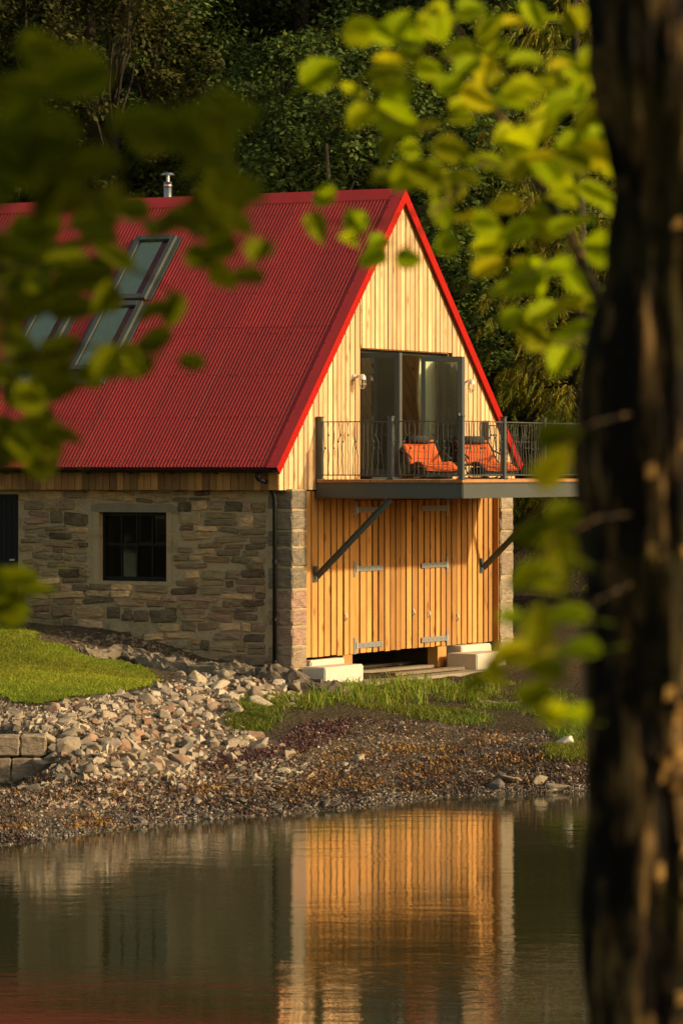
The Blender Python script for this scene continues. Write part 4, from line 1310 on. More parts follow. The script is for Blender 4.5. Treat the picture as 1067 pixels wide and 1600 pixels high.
for i, p in enumerate(tp):
    nb = int(rng.integers(24, 60)); q = np.repeat(p[None], nb, 0) + np.concatenate([rng.normal(0, .10, (nb, 2)), np.zeros((nb, 1))], 1)
    q[:, 2] = height(q[:, 0], q[:, 1])
    o = blades('grass_tuft', q - p, (.14, .30 + .028 * (i % 9)), (.005, .010), (.15, 1.1), tgreen, M['blade'], 60 + i, 1.0)
    o.location = p
    tag(o, 'tall tuft of bright green grass on the bank below the boat doors', 'grass tuft', 'tall grass tufts on the bank')

# angular rocks
def rock_mesh(k, flat=False):
    rr_ = random.Random(500 + k); bm = bmesh.new()
    n_ = rr_.randint(11, 17)
    sx, sy, sz = rr_.uniform(.8, 1.25), rr_.uniform(.6, 1.0), rr_.uniform(.45, .85) * (.5 if flat else 1)
    for i in range(n_):
        d = Vector((rr_.gauss(0, 1), rr_.gauss(0, 1), rr_.gauss(0, 1))).normalized()
        m_ = max(abs(d.x), abs(d.y), abs(d.z)); d = d / (m_ ** .55)
        bm.verts.new((d.x * sx * .5, d.y * sy * .5, d.z * sz * .5))
    bmesh.ops.convex_hull(bm, input=bm.verts)
    bmesh.ops.delete(bm, geom=[v_ for v_ in bm.verts if not v_.link_faces], context='VERTS')
    bmesh.ops.dissolve_limit(bm, angle_limit=.2, verts=bm.verts, edges=bm.edges)
    bmesh.ops.bevel(bm, geom=bm.edges[:], offset=.03, segments=1, affect='EDGES')
    me = bpy.data.meshes.new('rock'); bm.to_mesh(me); bm.free(); me.materials.append(M['rock'])
    return me
rocks = [rock_mesh(k) for k in range(18)] + [rock_mesh(50 + k, True) for k in range(8)]
RC = [(.36, .29, .20), (.43, .355, .25), (.28, .225, .155), (.23, .18, .125), (.47, .39, .28), (.32, .25, .18)]
RD = [(.15, .13, .10), (.20, .17, .13), (.12, .10, .08)]
RR = [(.30, .17, .105), (.26, .155, .10)]
rr_ = random.Random(77)
nrock = 0
def put_rock(px_, py_, size_px, cols, label, group, flat=None, sink=.3):
    global nrock
    p = ground_hit(np.array([px_]), np.array([py_]))[0]
    s_ = size_px / F * p[1]
    me = rr_.choice(rocks if flat is None else (rocks[18:] if flat else rocks[:18]))
    o = inst('rock', me, None, (p[0], p[1], p[2] + s_ * (.5 - sink) * .55), (rr_.uniform(-.5, .5), rr_.uniform(-.5, .5), rr_.uniform(0, 6.28)), (s_, s_ * rr_.uniform(.8, 1.1), s_ * rr_.uniform(.8, 1.15)), rr_.choice(cols))
    tag(o, label, 'rock', group); nrock += 1
    return o
BIG = [(342, 1078, 40, RC, 'largest pale boulder at the top of the rock heap near the lawn tip'), (352, 1058, 44, RC, 'flat pale slab lying at the top edge of the rock heap'),
       (38, 1208, 30, RR, 'reddish block lying at the foot of the low retaining wall'), (70, 1204, 46, RC, 'wide faceted boulder just right of the low retaining wall'),
       (118, 1248, 20, [(.42, .19, .08)], 'small orange-red stone on the dark seaweed below the heap'), (140, 1258, 34, RR, 'reddish tilted slab on the seaweed beside the orange stone'),
       (48, 1236, 36, RD, 'dark wet boulder below the low retaining wall'), (380, 1155, 22, RC, 'upright pale wedge of rock beside the shore grass'),
       (455, 1080, 34, RC, 'pale rounded boulder under the near stone corner'), (440, 1066, 46, RD, 'grey boulder against the ledge at the near stone corner'),
       (455, 1102, 26, RC, 'buff boulder lying in the grass under the near corner'), (562, 1192, 26, RC, 'grey rock standing alone on the brown seaweed mid shore'),
       (455, 1180, 16, RC, 'pale upright stone on the red weed right of the heap'), (538, 1198, 14, RC, 'slim upright stone left of the lone grey rock'),
       (800, 1219, 66, [(.27, .22, .16)], 'broad flat boulder at the water line on the right'), (770, 1228, 50, RD, 'grey slab leaning at the water line left of the broad boulder'),
       (872, 1231, 44, [(.25, .20, .14)], 'flat rock at the water edge nearest the dark trunk'), (840, 1221, 40, [(.36, .28, .17)], 'buff rock abutting the broad boulder on its right'),
       (745, 1211, 20, RC, 'small grey rock behind the broad water-line boulder'), (327, 1281, 18, RD, 'dark stone with its foot in the water on the left'),
       (222, 1286, 22, RD, 'dark pointed stone at the water edge on the far left'), (880, 1166, 40, [(.6, .55, .45)], 'white bleached stone on the grass at right')]
for a in BIG: put_rock(a[0], a[1], a[2], a[3], a[4], None, a[1] > 1215 and a[0] > 700 or None, sink=.5 if a[1] > 1215 else .3)
for i, (px_, py_) in enumerate(scatter_px(HEAP, 262, 41)):
    py_n = (py_ - 1050) / 170
    if px_ < 72 and 1140 < py_: continue
    if px_ < 0: continue
    sz = rr_.uniform(14, 28) if rr_.random() < .65 else rr_.uniform(25, 44)
    put_rock(px_, py_, sz, RC if rr_.random() < .85 else RR, 'pale angular rock ' + ('of the heap beside the low retaining wall' if px_ < 110 else 'at the top of the heap under the bedrock ledge' if px_ > 250 and py_ < 1105 else 'in the heap just below the lawn edge' if py_ < 1130 else 'at the right end of the heap by the shore grass' if px_ > 310 else 'low in the heap above the seaweed'), 'rocks of the pale heap', sink=rr_.uniform(.2, .6))
for i, (px_, py_) in enumerate(scatter_px(DARKROCK, 24, 42)):
    put_rock(px_, py_, rr_.uniform(14, 30), RD, 'dark grey slab in the flat bed of stones at the water line', 'dark slabs at the water line', True)
LOWHEAP = [(0, 1205), (120, 1215), (240, 1212), (330, 1195), (420, 1185), (500, 1190), (520, 1215), (430, 1235), (330, 1255), (240, 1262), (120, 1262), (0, 1262)]
for i, (px_, py_) in enumerate(scatter_px([(150, 1020), (230, 1032), (330, 1050), (430, 1062), (470, 1072), (420, 1074), (320, 1062), (220, 1042), (150, 1030)], 14, 45)):
    put_rock(px_, py_, rr_.uniform(12, 30), [(.22, .17, .115), (.27, .21, .145), (.17, .135, .095)], 'flat brown stone lying on the bedrock ledge under the wall', 'flat stones along the ledge', True, sink=.45)
for i, (px_, py_) in enumerate(scatter_px(LOWHEAP, 34, 44)):
    put_rock(px_, py_, rr_.uniform(11, 27), RC + RD + RR, 'weathered stone half sunk in the weed below the pale heap', 'stones half sunk below the heap', sink=.55)
for i, (px_, py_) in enumerate(scatter_px(WEEDY, 40, 43)):
    if px_ < -20 or px_ > 960: continue
    put_rock(px_, py_, rr_.uniform(9, 20), RC + RD, 'single stone lying on the brown seaweed shore ' + ('at left' if px_ < 300 else 'mid shore' if px_ < 620 else 'at right'), 'stones strewn on the seaweed', sink=.4)

# smaller stones, shingle and weed as masses
def rubble(name, pos, size, cols, mat, seed, label, flat=(.4, .8)):
    r_ = np.random.default_rng(seed); n_ = len(pos)
    base = np.array([[x, y, z_] for z_ in (-.75, .75) for x, y in ((-.9, -.6), (.9, -.6), (.9, .6), (-.9, .6))], float)
    tri = np.array([[0, 2, 1], [0, 3, 2], [4, 5, 6], [4, 6, 7], [0, 1, 5], [0, 5, 4], [1, 2, 6], [1, 6, 5], [2, 3, 7], [2, 7, 6], [3, 0, 4], [3, 4, 7]])
    V = base[None] * r_.uniform(.55, 1.15, (n_, 8, 3)); V[:, 4:, :2] *= r_.uniform(.55, .95, (n_, 1, 1)); V[:, :, 2] *= r_.uniform(*flat, (n_, 1))
    a = r_.uniform(0, 6.28, n_); c, s = np.cos(a)[:, None], np.sin(a)[:, None]
    t = r_.normal(0, .35, (n_, 2))
    x, y, z_ = V[:, :, 0] * c - V[:, :, 1] * s, V[:, :, 0] * s + V[:, :, 1] * c, V[:, :, 2]
    z_ = z_ + x * t[:, :1] + y * t[:, 1:]
    sz = (r_.uniform(size[0], size[1], n_) * (r_.random(n_) ** 1.2 * .7 + .5))[:, None]
    V = np.stack([x * sz, y * sz, z_ * sz], -1) + pos[:, None]
    T = tri[None] + (np.arange(n_) * 8)[:, None, None]
    col = np.array(cols)[r_.integers(0, len(cols), n_)] * r_.uniform(.7, 1.25, (n_, 1))
    o = link(bpy.data.objects.new(name, np_mesh(name, V.reshape(-1, 3), T.reshape(-1, 3), mat, False, np.repeat(col, 8, 0))))
    return tag(o, label, kind='stuff')
hp = scatter_px(HEAP, 1700, 51); hp = on_ground(hp[~((hp[:, 0] < 72) & (hp[:, 1] > 1145))])
rubble('rubble', hp, (.035, .12), RC + RC + RR, M['tone'], 52, 'smaller broken stones filling the pale rock heap')
UPPER = [(-200, 1096), (0, 1096), (60, 1104), (180, 1086), (260, 1066), (330, 1050), (360, 1060), (330, 1100), (180, 1140), (60, 1150), (0, 1148), (-200, 1150)]
rubble('low_rubble', on_ground(scatter_px(LOWHEAP, 1500, 59)), (.02, .07), RC + RD + RR, M['tone'], 60, 'small broken stones among the weed below the heap')
rubble('gravel', on_ground(scatter_px(UPPER, 3800, 53)), (.012, .045), RC + RD + [(.2, .15, .1)], M['tone'], 54, 'fine stone chips below the lawn edge')
EDGEB = [(0, 1290), (150, 1276), (300, 1262), (450, 1254), (560, 1246), (700, 1232), (915, 1222), (915, 1238), (700, 1248), (560, 1264), (450, 1274), (300, 1285), (150, 1303), (0, 1325)]
rubble('wet_pebbles', on_ground(scatter_px(EDGEB, 5000, 66)), (.010, .040), [(.07, .055, .04), (.10, .075, .05), (.05, .04, .03), (.14, .10, .065)], M['weed'], 67, 'wet pebbles along the water line')
wp = on_ground(scatter_px(WEEDY, 12000, 55))
rubble('shingle', wp, (.010, .035), RC + RD + RD + [(.12, .07, .04), (.2, .12, .07), (.10, .07, .05)], M['tone'], 56, 'shingle and shell grit on the shore')
LEDGE = [(90, 985), (190, 992), (262, 1015), (330, 1034), (410, 1044), (450, 1058), (480, 1068), (440, 1075), (380, 1060), (300, 1045), (240, 1040), (150, 1020), (110, 1005)]
rubble('ledge_stones', on_ground(scatter_px(LEDGE, 700, 57)), (.015, .07), [(.2, .15, .1), (.15, .115, .075), (.24, .19, .13)], M['tone'], 58, 'small stones and grit on the earth ledge by the wall', (.25, .5))

def weed(name, pos, cols, seed, label, size=(.02, .065)):
    r_ = np.random.default_rng(seed); n_ = len(pos)
    a = r_.uniform(0, 6.28, n_); L_ = r_.uniform(*size, n_); wd = L_ * r_.uniform(.10, .28, n_)
    d = np.stack([np.cos(a), np.sin(a), 0 * a], 1); pz = np.stack([-np.sin(a), np.cos(a), 0 * a], 1)
    bend = r_.uniform(-.6, .6, n_)
    up = r_.uniform(.0, .05, n_)
    V = np.empty((n_, 6, 3))
    for k_, t in enumerate((0, .5, 1.0)):
        c = pos + d * (L_ * t)[:, None] + pz * (bend * L_ * t * t)[:, None]
        c[:, 2] += .004 + up * math.sin(math.pi * (t * .8 + .1)) + r_.uniform(0, .012, n_)
        tw = r_.uniform(-.8, .8, n_)
        ww = wd * (1.0 if k_ < 2 else .4)
        V[:, 2 * k_] = c - pz * ww[:, None]; V[:, 2 * k_ + 1] = c + pz * ww[:, None]
        V[:, 2 * k_, 2] += tw * wd; V[:, 2 * k_ + 1, 2] -= tw * wd * .3
    T = np.array([[0, 2, 3], [0, 3, 1], [2, 4, 5], [2, 5, 3]])[None] + (np.arange(n_) * 6)[:, None, None]
    col = np.array(cols)[r_.integers(0, len(cols), n_)] * r_.uniform(.6, 1.3, (n_, 1))
    o = link(bpy.data.objects.new(name, np_mesh(name, V.reshape(-1, 3), T.reshape(-1, 3), M['weed'], False, np.repeat(col, 6, 0))))
    return tag(o, label, kind='stuff')
wq = on_ground(scatter_px(WEEDY, 20000, 61))
m1 = fbm(wq[:, 0], wq[:, 1], 1.7, 3)
dark = wq[m1 + rng.normal(0, .12, len(m1)) > -.12]
weed('seaweed', dark, [(.045, .022, .012), (.06, .028, .016), (.03, .018, .012), (.08, .04, .015), (.10, .035, .02)], 62, 'dark brown and red seaweed strewn over the shore')
clumps = [(770, 1170, 45, 9), (765, 1187, 60, 5), (400, 1213, 26, 9), (395, 1240, 40, 5), (170, 1283, 40, 5), (640, 1205, 70, 5), (780, 1212, 40, 5), (600, 1185, 60, 10), (320, 1238, 26, 8), (440, 1262, 40, 6), (700, 1170, 70, 14), (520, 1215, 60, 10), (40, 1295, 90, 8), (120, 1230, 60, 12), (860, 1205, 40, 12), (560, 1235, 60, 8)]
cp_ = np.concatenate([np.stack([rng.normal(a, b_, int(b_ * d * 1.9)), rng.normal(c, d, int(b_ * d * 1.9))], 1) for a, c, b_, d in clumps])
_f = on_ground(cp_); cp_ = cp_[fbm(_f[:, 0], _f[:, 1], 4.0, 3) > .0]
cp_ = cp_[(cp_[:, 1] < 1300) & (cp_[:, 1] > 1130) & poly_mask(cp_[:, 0], cp_[:, 1], WEEDY)]
weed('golden_seaweed', on_ground(cp_), [(.27, .125, .014), (.36, .19, .022), (.17, .075, .014), (.10, .045, .014)], 63, 'golden orange seaweed in patches along the tide line', (.02, .06))
REDW = [(300, 1205), (345, 1180), (430, 1165), (480, 1130), (560, 1125), (540, 1150), (460, 1185), (350, 1200)]
weed('red_seaweed', on_ground(scatter_px(REDW, 3500, 64)), [(.09, .022, .016), (.06, .018, .013), (.11, .035, .02)], 65, 'dark red seaweed beside the pale rocks', (.02, .05))
# driftwood and branches lying about
for px_, py_, L_, a_, lb_ in [(800, 1098, 1.1, .15, 'dead branch lying in the grass below the right footing'), (405, 1228, .9, .05, 'straight pale stick lying across the golden seaweed'), (215, 1262, .35, .5, 'short reddish stick on the weed below the heap'),
                         (850, 1120, .45, -.5, 'short bleached branch on the grass at right'), (70, 1232, .9, .7, 'forked grey driftwood below the low wall'), (545, 1205, .35, 1.2, 'small twig by the lone grey rock')]:
    p = ground_hit(np.array([float(px_)]), np.array([float(py_)]))[0]
    mb = MB(); n_ = 8; q = []
    for i in range(n_):
        t = i / (n_ - 1) - .5; x_, y_ = t * L_ * math.cos(a_), t * L_ * math.sin(a_)
        q.append((x_, y_, float(height(np.array([p[0] + x_]), np.array([p[1] + y_]))[0]) - p[2] + .02 + .02 * math.sin(i * 1.7)))
    mb.tube(q, [.022 - .012 * i / n_ for i in range(n_)], 6); mb.tube([q[4], (q[5][0] * .9, q[5][1] + .10 * L_, q[5][2] + .03)], [.012, .006], 5)
    o = mb.build('driftwood', M['wood_grey']); o.location = p
    tag(o, lb_, 'driftwood')

# low sandstone retaining wall at the left
rw_ = empty('retaining_wall', (-4.55, 52.0, .30), R(3))
tag(rw_, 'low wall of squared sandstone blocks holding the bank at the left edge', 'wall')
def rblock(x0, x1, z0, z1, seed, col, dep=.42):
    o = quoin('stone_block', x0, x1, 0, dep, z0, z1, seed, col); o.parent = rw_
    return o
c1, c2, c3 = (.36, .28, .19), (.40, .31, .22), (.36, .22, .145)
x = 0.0
for seq, (z0, z1) in (([.48, .36, .40, .5, .44, .6], (0, .36)), ([.36, .44, .30, .52, .4, .6], (.37, .66))):
    x = .55
    for i, wd in enumerate(seq):
        rblock(x - wd + .012, x, z0 + .006, z1 - .004, 700 + i + int(z0 * 100), random.Random(i + int(z0 * 9)).choice([c1, c2, c3]), .42 - .03 * (i % 2))
        x -= wd
# rock ledge of bedrock between lawn and wall
def crag(name, pts, w_, h_, seed, label, col):
    rr2 = random.Random(seed); bm = bmesh.new()
    n_ = len(pts); prev = None
    for i, (x, y, z_) in enumerate(pts):
        t = Vector(pts[min(i + 1, n_ - 1)]) - Vector(pts[max(i - 1, 0)]); t.z = 0; t.normalize(); s_ = Vector((-t.y, t.x, 0))
        ring = []
        for k_, (o_, hh) in enumerate([(-.55, -.2), (-.5, .45), (-.25, .85), (.1, 1.0), (.45, .9), (.6, -.2)]):
            f_ = .55 + .45 * math.sin(math.pi * (i + .5) / n_)
            ring.append(bm.verts.new(Vector((x, y, z_)) + s_ * (o_ * w_ * f_ + rr2.uniform(-.05, .05)) + Vector((0, 0, hh * h_ * f_ + rr2.uniform(-.03, .03))) + t * rr2.uniform(-.05, .05)))
        if prev:
            for k_ in range(5): bm.faces.new((prev[k_], ring[k_], ring[k_ + 1], prev[k_ + 1]))
        else:
            bm.faces.new(ring[::-1])
        prev = ring
    bm.faces.new(prev)
    bmesh.ops.recalc_face_normals(bm, faces=bm.faces[:])
    bmesh.ops.triangulate(bm, faces=bm.faces[:])
    bmesh.ops.subdivide_edges(bm, edges=bm.edges[:], cuts=4, use_grid_fill=True)
    for v_ in bm.verts:
        q_ = v_.co * 3.2
        st_ = mnoise.fractal(Vector((q_.x, q_.y, q_.z * 2.5)), .7, 2.1, 5)
        cr_ = abs(mnoise.noise(v_.co * 5.5 + Vector((7, 0, 0))))
        v_.co += Vector((mnoise.noise(q_ + Vector((4, 1, 0))), mnoise.noise(q_ + Vector((0, 9, 2))), 0)) * .09 + Vector((0, 0, st_ * .10 + min(0, cr_ - .14) * .7))
        zt_ = round(v_.co.z / .055) * .055
        v_.co.z += (zt_ - v_.co.z) * .75 + rr2.uniform(-.008, .008)
    me = bpy.data.meshes.new(name); bm.to_mesh(me); bm.free(); me.materials.append(M['rock'])
    o = link(bpy.data.objects.new(name, me)); o.color = (*col, 1)
    return tag(o, label, 'bedrock')
def pts_px(l): 
    return [tuple(q) for q in ground_hit(np.array([a for a, b_ in l], float), np.array([b_ for a, b_ in l], float))]
crag('bedrock_ledge', pts_px([(128, 1018), (160, 1022), (195, 1026), (230, 1032), (262, 1040), (300, 1047), (340, 1052), (375, 1055), (410, 1058)]), .55, .15, 4, 'long low bedrock ledge running from the lawn to the stone corner', (.19, .15, .10))
crag('bedrock_ledge', pts_px([(395, 1060), (420, 1063), (450, 1068), (480, 1074), (510, 1080), (540, 1086)]), .5, .2, 5, 'dark earthy ledge below the white concrete block', (.13, .10, .07))

# ------------------------------------------------------------------ woodland behind
def leaf_cloud(centres, radii, per, size, cols, seed, droop=0.0, flat=.8):
    r_ = np.random.default_rng(seed); n_ = len(centres) * per
    ce = np.repeat(np.array(centres), per, 0); ra = np.repeat(np.array(radii), per)
    d = r_.normal(0, 1, (n_, 3)); d /= np.linalg.norm(d, axis=1)[:, None]
    rad = ra * r_.random(n_) ** .45
    pos = ce + d * rad[:, None] * np.array([1, 1, flat])
    # leaf frame: normal leaning up and out
    nrm = d * .6 + np.array([0, 0, .7]) + r_.normal(0, .45, (n_, 3)); nrm /= np.linalg.norm(nrm, axis=1)[:, None]
    t = r_.normal(0, 1, (n_, 3)); t[:, 2] -= droop; t -= nrm * (t * nrm).sum(1)[:, None]; t /= np.linalg.norm(t, axis=1)[:, None]
    s_ = np.cross(nrm, t)
    L_ = r_.uniform(size[0], size[1], n_)[:, None]; wd = L_ * r_.uniform(.22, .36, n_)[:, None]
    V = np.stack([pos - t * L_ * .5, pos + s_ * wd - nrm * L_ * .08, pos + t * L_ * .5 - nrm * L_ * .06, pos - s_ * wd - nrm * L_ * .08], 1)
    Q = np.arange(n_ * 4).reshape(-1, 4)
    cc = np.array(cols)[r_.integers(0, len(cols), n_)]
    clump = np.repeat(r_.uniform(.7, 1.3, len(centres)), per)[:, None]
    c = cc * r_.uniform(.7, 1.3, (n_, 1)) * clump
    T = np.concatenate([Q[:, [0, 1, 2]], Q[:, [0, 2, 3]]])
    return V.reshape(-1, 3), T, np.repeat(c, 4, 0)

def broadleaf(k, H, RX, cols, per=150, nclump=110, leaf=(.10, .19), lowest=.12):
    """returns (trunk mesh, crown mesh)"""
    r_ = random.Random(900 + k); tr = MB()
    cs, rs = [], []
    lean = (r_.uniform(-.12, .12), r_.uniform(-.12, .12))
    trunk = [(lean[0] * H * t + .12 * math.sin(t * 7 + k), lean[1] * H * t, H * t * .9) for t in np.linspace(0, 1, 9)]
    tr.tube(trunk, [.20 * (1 - .85 * i / 8) * H / 9 + .02 for i in range(9)], 8)
    for i in range(nclump):
        a = r_.uniform(0, 2 * math.pi); t = r_.random()
        zf = lowest + (1 - lowest) * t
        rad = RX * (math.sin(math.pi * min(1, (zf * .80 + .17))) ** .7) * (r_.random() ** .4)
        c = (lean[0] * H * zf + rad * math.cos(a), lean[1] * H * zf + rad * math.sin(a), H * zf + r_.uniform(-.3, .3))
        cs.append(c); rs.append(r_.uniform(.38, .85))
        if i % 3 == 0:
            zb = max(.08, zf - .2)
            st = (lean[0] * H * zb, lean[1] * H * zb, H * zb * .9)
            mid_ = tuple((st[q] + c[q]) / 2 + r_.uniform(-.3, .3) for q in range(3))
            ext = tuple(c[q] + (c[q] - mid_[q]) * .25 for q in range(3))
            tr.tube([st, mid_, c, ext], [.05, .032, .018, .008], 5)
    V, T, C_ = leaf_cloud(cs, rs, per, leaf, cols, 900 + k)
    return tr.mesh('trunk', M['bark'], True), np_mesh('crown', V, T, M['foliage'], False, C_)
GREEN = [(.072, .115, .022), (.088, .130, .024), (.054, .092, .018), (.115, .145, .028)]
OLIVE = [(.050, .056, .012), (.065, .066, .014), (.038, .046, .010), (.075, .065, .012)]
AUT = [(.06, .075, .016), (.05, .07, .014), (.12, .09, .014), (.15, .09, .013), (.07, .075, .015)]
kinds = [broadleaf(0, 8.5, 3.2, GREEN), broadleaf(1, 7.5, 3.4, GREEN, 160, 100), broadleaf(2, 9.5, 3.0, OLIVE), broadleaf(3, 6.0, 3.0, GREEN, 150, 90, lowest=.05), broadleaf(4, 8.0, 3.0, AUT), broadleaf(5, 4.0, 2.3, GREEN, 150, 60, lowest=.02)]
KLAB = ['tall dark green broadleaf tree in the wood behind the boathouse', 'wide dark green broadleaf tree in the wood behind the boathouse', 'olive green broadleaf tree in the wood behind the boathouse', 'low dense dark green tree in the wood behind the boathouse', 'tree with yellowing autumn leaves in the wood behind the boathouse', 'dark evergreen shrub low on the wooded slope']
def plant(kind, x, y, s_, rz, sink=.4):
    t = empty('broadleaf_tree' if kind != 5 else 'evergreen_shrub', (x, y, float(height(np.array([x]), np.array([y]), False)[0]) - sink), rz)
    t.scale = (s_, s_, s_)
    pq = CX + F * x / y
    where = 'beyond the right edge' if pq > 1067 else 'right of the gable' if pq > 640 else 'behind the ridge' if pq > 330 else 'behind the left of the roof'
    tag(t, KLAB[kind].split(' in the wood')[0].split(' low on')[0] + (' low on the slope ' if y < 84.5 else ' halfway up the slope ' if y < 98 else ' high on the slope ') + where, 'tree' if kind != 5 else 'shrub', ['tall green trees', 'wide green trees', 'olive trees', 'low dense trees', 'yellowing trees', 'evergreen shrubs'][kind] + ' on the hillside')
    inst('trunk', kinds[kind][0], t); inst('crown', kinds[kind][1], t)
rt = random.Random(14)
for row, (Y, n_, x0, x1) in enumerate([(82, 7, -9.5, 10), (86.5, 7, -10, 11), (91, 8, -11, 12), (96, 8, -12, 13), (101, 8, -12, 13), (107, 8, -13, 14)]):
    for i in range(n_):
        x = x0 + (x1 - x0) * (i + .5) / n_ + rt.uniform(-.8, .8)
        y = Y + rt.uniform(-1.4, 1.4)
        pxx = CX + F * x / y
        if row == 0 and pxx > 640: kd = 5 if rt.random() < .7 else 3
        elif row == 0: kd = rt.choice([3, 1, 5])
        else:
            kd = rt.choice([0, 1, 2, 3, 0, 1]) if not (pxx < 260 and rt.random() < .35) else 4
        plant(kd, x, y, rt.uniform(.85, 1.15), rt.uniform(0, 6.28))
# taller unseen trees added at right to keep the low sun off the slope
for x, y, k_, s_ in [(15, 91, 0, 1.7), (19, 93, 2, 1.6), (23, 90, 1, 1.8), (16, 91, 1, 1.7), (21, 92, 0, 1.7), (16, 97, 2, 1.7), (24, 98, 0, 1.8), (18, 103, 1, 1.7), (27, 90, 2, 1.8), (30, 100, 0, 1.8)]:
    plant(k_, x, y, s_, rt.uniform(0, 6.28))
# a grey-barked tree at the top left, standing in front of the others
def bare_trunk(px_, Y, label, r0, H, forks):
    x = (px_ - CX) / F * Y; zb = float(height(np.array([x]), np.array([Y]), False)[0])
    t = empty('slender_tree', (x, Y, zb - .3)); tag(t, label, 'tree')
    mb = MB(); mb.tube([(0.08 * math.sin(q * 6), 0, H * q) for q in np.linspace(0, 1, 12)], [r0 * (1 - .5 * q) for q in np.linspace(0, 1, 12)], 10)
    mb.build('trunk', M['bark'], t, True)
    cs = []
    for (f0, dx, dz, L_) in forks:
        b_ = MB(); b_.tube([(0, 0, H * f0), (dx * .4, -.2, H * f0 + dz * .5), (dx, -.4, H * f0 + dz)], [r0 * .5, r0 * .33, r0 * .15], 7); b_.build('branch', M['bark'], t, True)
        for q in range(5): cs.append((dx + random.uniform(-.8, .8), -.4 + random.uniform(-.6, .6), H * f0 + dz + random.uniform(-.5, .6)))
    V, T, C_ = leaf_cloud(cs, [.6] * len(cs), 130, (.10, .18), GREEN, int(px_))
    link(bpy.data.objects.new('crown', np_mesh('crown', V, T, M['foliage'], False, C_)), t)
bare_trunk(142, 90, 'grey lichened trunk rising out of the top left of the wood', .17, 11, [(.72, -1.2, .9, 1), (.8, 1.4, 1.0, 1), (.9, -1.0, 1.2, 1)])
bare_trunk(32, 93, 'brown slim trunk at the top left corner of the wood', .14, 11, [(.85, .9, .8, 1), (.93, -.9, .9, 1)])

# the yellow-green conifer with hanging sprays on the right
def conifer(px_, Y, H, label, seed, spread=3.2):
    r_ = np.random.default_rng(seed)
    x = (px_ - CX) / F * Y; zb = float(height(np.array([x]), np.array([Y]), False)[0]) - .3
    t = empty('hanging_conifer', (x, Y, zb)); tag(t, label, 'conifer')
    tr = MB(); tr.tube([(.1 * math.sin(q * 4), 0, H * q) for q in np.linspace(0, 1, 10)], [.2 * (1 - .85 * q) + .02 for q in np.linspace(0, 1, 10)], 9)
    tr.build('trunk', M['bark'], t, True)
    br = MB(); P_, D_ = [], []
    for i in range(120):
        z_ = H * r_.uniform(.06, .98); a = r_.uniform(0, 6.28); L_ = spread * (1 - .45 * z_ / H) * r_.uniform(.6, 1.1)
        pts = []
        for q in np.linspace(0, 1, 6):
            rr2 = L_ * q; pts.append(np.array([rr2 * math.cos(a), rr2 * math.sin(a), z_ + .5 * q - 1.5 * q * q * L_ / 3]))
        br.tube(pts, [.03, .024, .018, .012, .008, .004], 5)
        for q in range(26):
            f_ = r_.uniform(.25, 1.0); i0 = min(4, int(f_ * 5)); b0 = pts[i0] + (pts[i0 + 1] - pts[i0]) * (f_ * 5 - i0)
            P_.append(b0 + r_.normal(0, .08, 3)); D_.append(np.array([math.cos(a + r_.normal(0, .8)), math.sin(a + r_.normal(0, .8)), 0]) * r_.uniform(.3, .8) + np.array([0, 0, -r_.uniform(.5, 1.0)]))
    br.build('branch', M['bark'], t, True)
    P_ = np.array(P_); D_ = np.array(D_); D_ /= np.linalg.norm(D_, axis=1)[:, None]
    # each spray: an axis with side strips
    nS = len(P_); K = 13
    side = np.cross(D_, r_.normal(0, 1, (nS, 3))); side /= np.linalg.norm(side, axis=1)[:, None]
    L_ = r_.uniform(.28, .55, nS)
    V = []; tone_ = []
    cc = np.array([(.20, .21, .016), (.26, .24, .018), (.13, .15, .013), (.30, .24, .02)])[r_.integers(0, 4, nS)] * r_.uniform(.7, 1.2, (nS, 1))
    for k_ in range(K):
        f_ = (k_ + .3) / K; sg = 1 if k_ % 2 else -1
        b0 = P_ + D_ * (L_ * f_)[:, None]
        e = D_ * .75 + side * sg * .65; e[:, 2] -= .35
        l2 = (L_ * .42 * (1.05 - f_))[:, None]
        tip = b0 + e * l2
        wv = np.cross(e, r_.normal(0, 1, (nS, 3))); wv /= np.linalg.norm(wv, axis=1)[:, None]
        wv *= .016
        V.append(np.stack([b0 - wv, b0 + wv, tip], 1)); tone_.append(np.repeat(cc, 3, 0).reshape(nS, 3, 3))
    V = np.concatenate(V).reshape(-1, 3); tone_ = np.concatenate(tone_).reshape(-1, 3)
    T = np.arange(len(V)).reshape(-1, 3)
    link(bpy.data.objects.new('foliage', np_mesh('foliage', V, T, M['foliage'], False, tone_)), t)
conifer(900, 80, 13, 'yellow-green conifer with hanging sprays behind the dark trunk', 71, 3.0)
conifer(1120, 76, 14, 'yellow-green conifer at the right edge behind the near trunk', 72, 3.2)

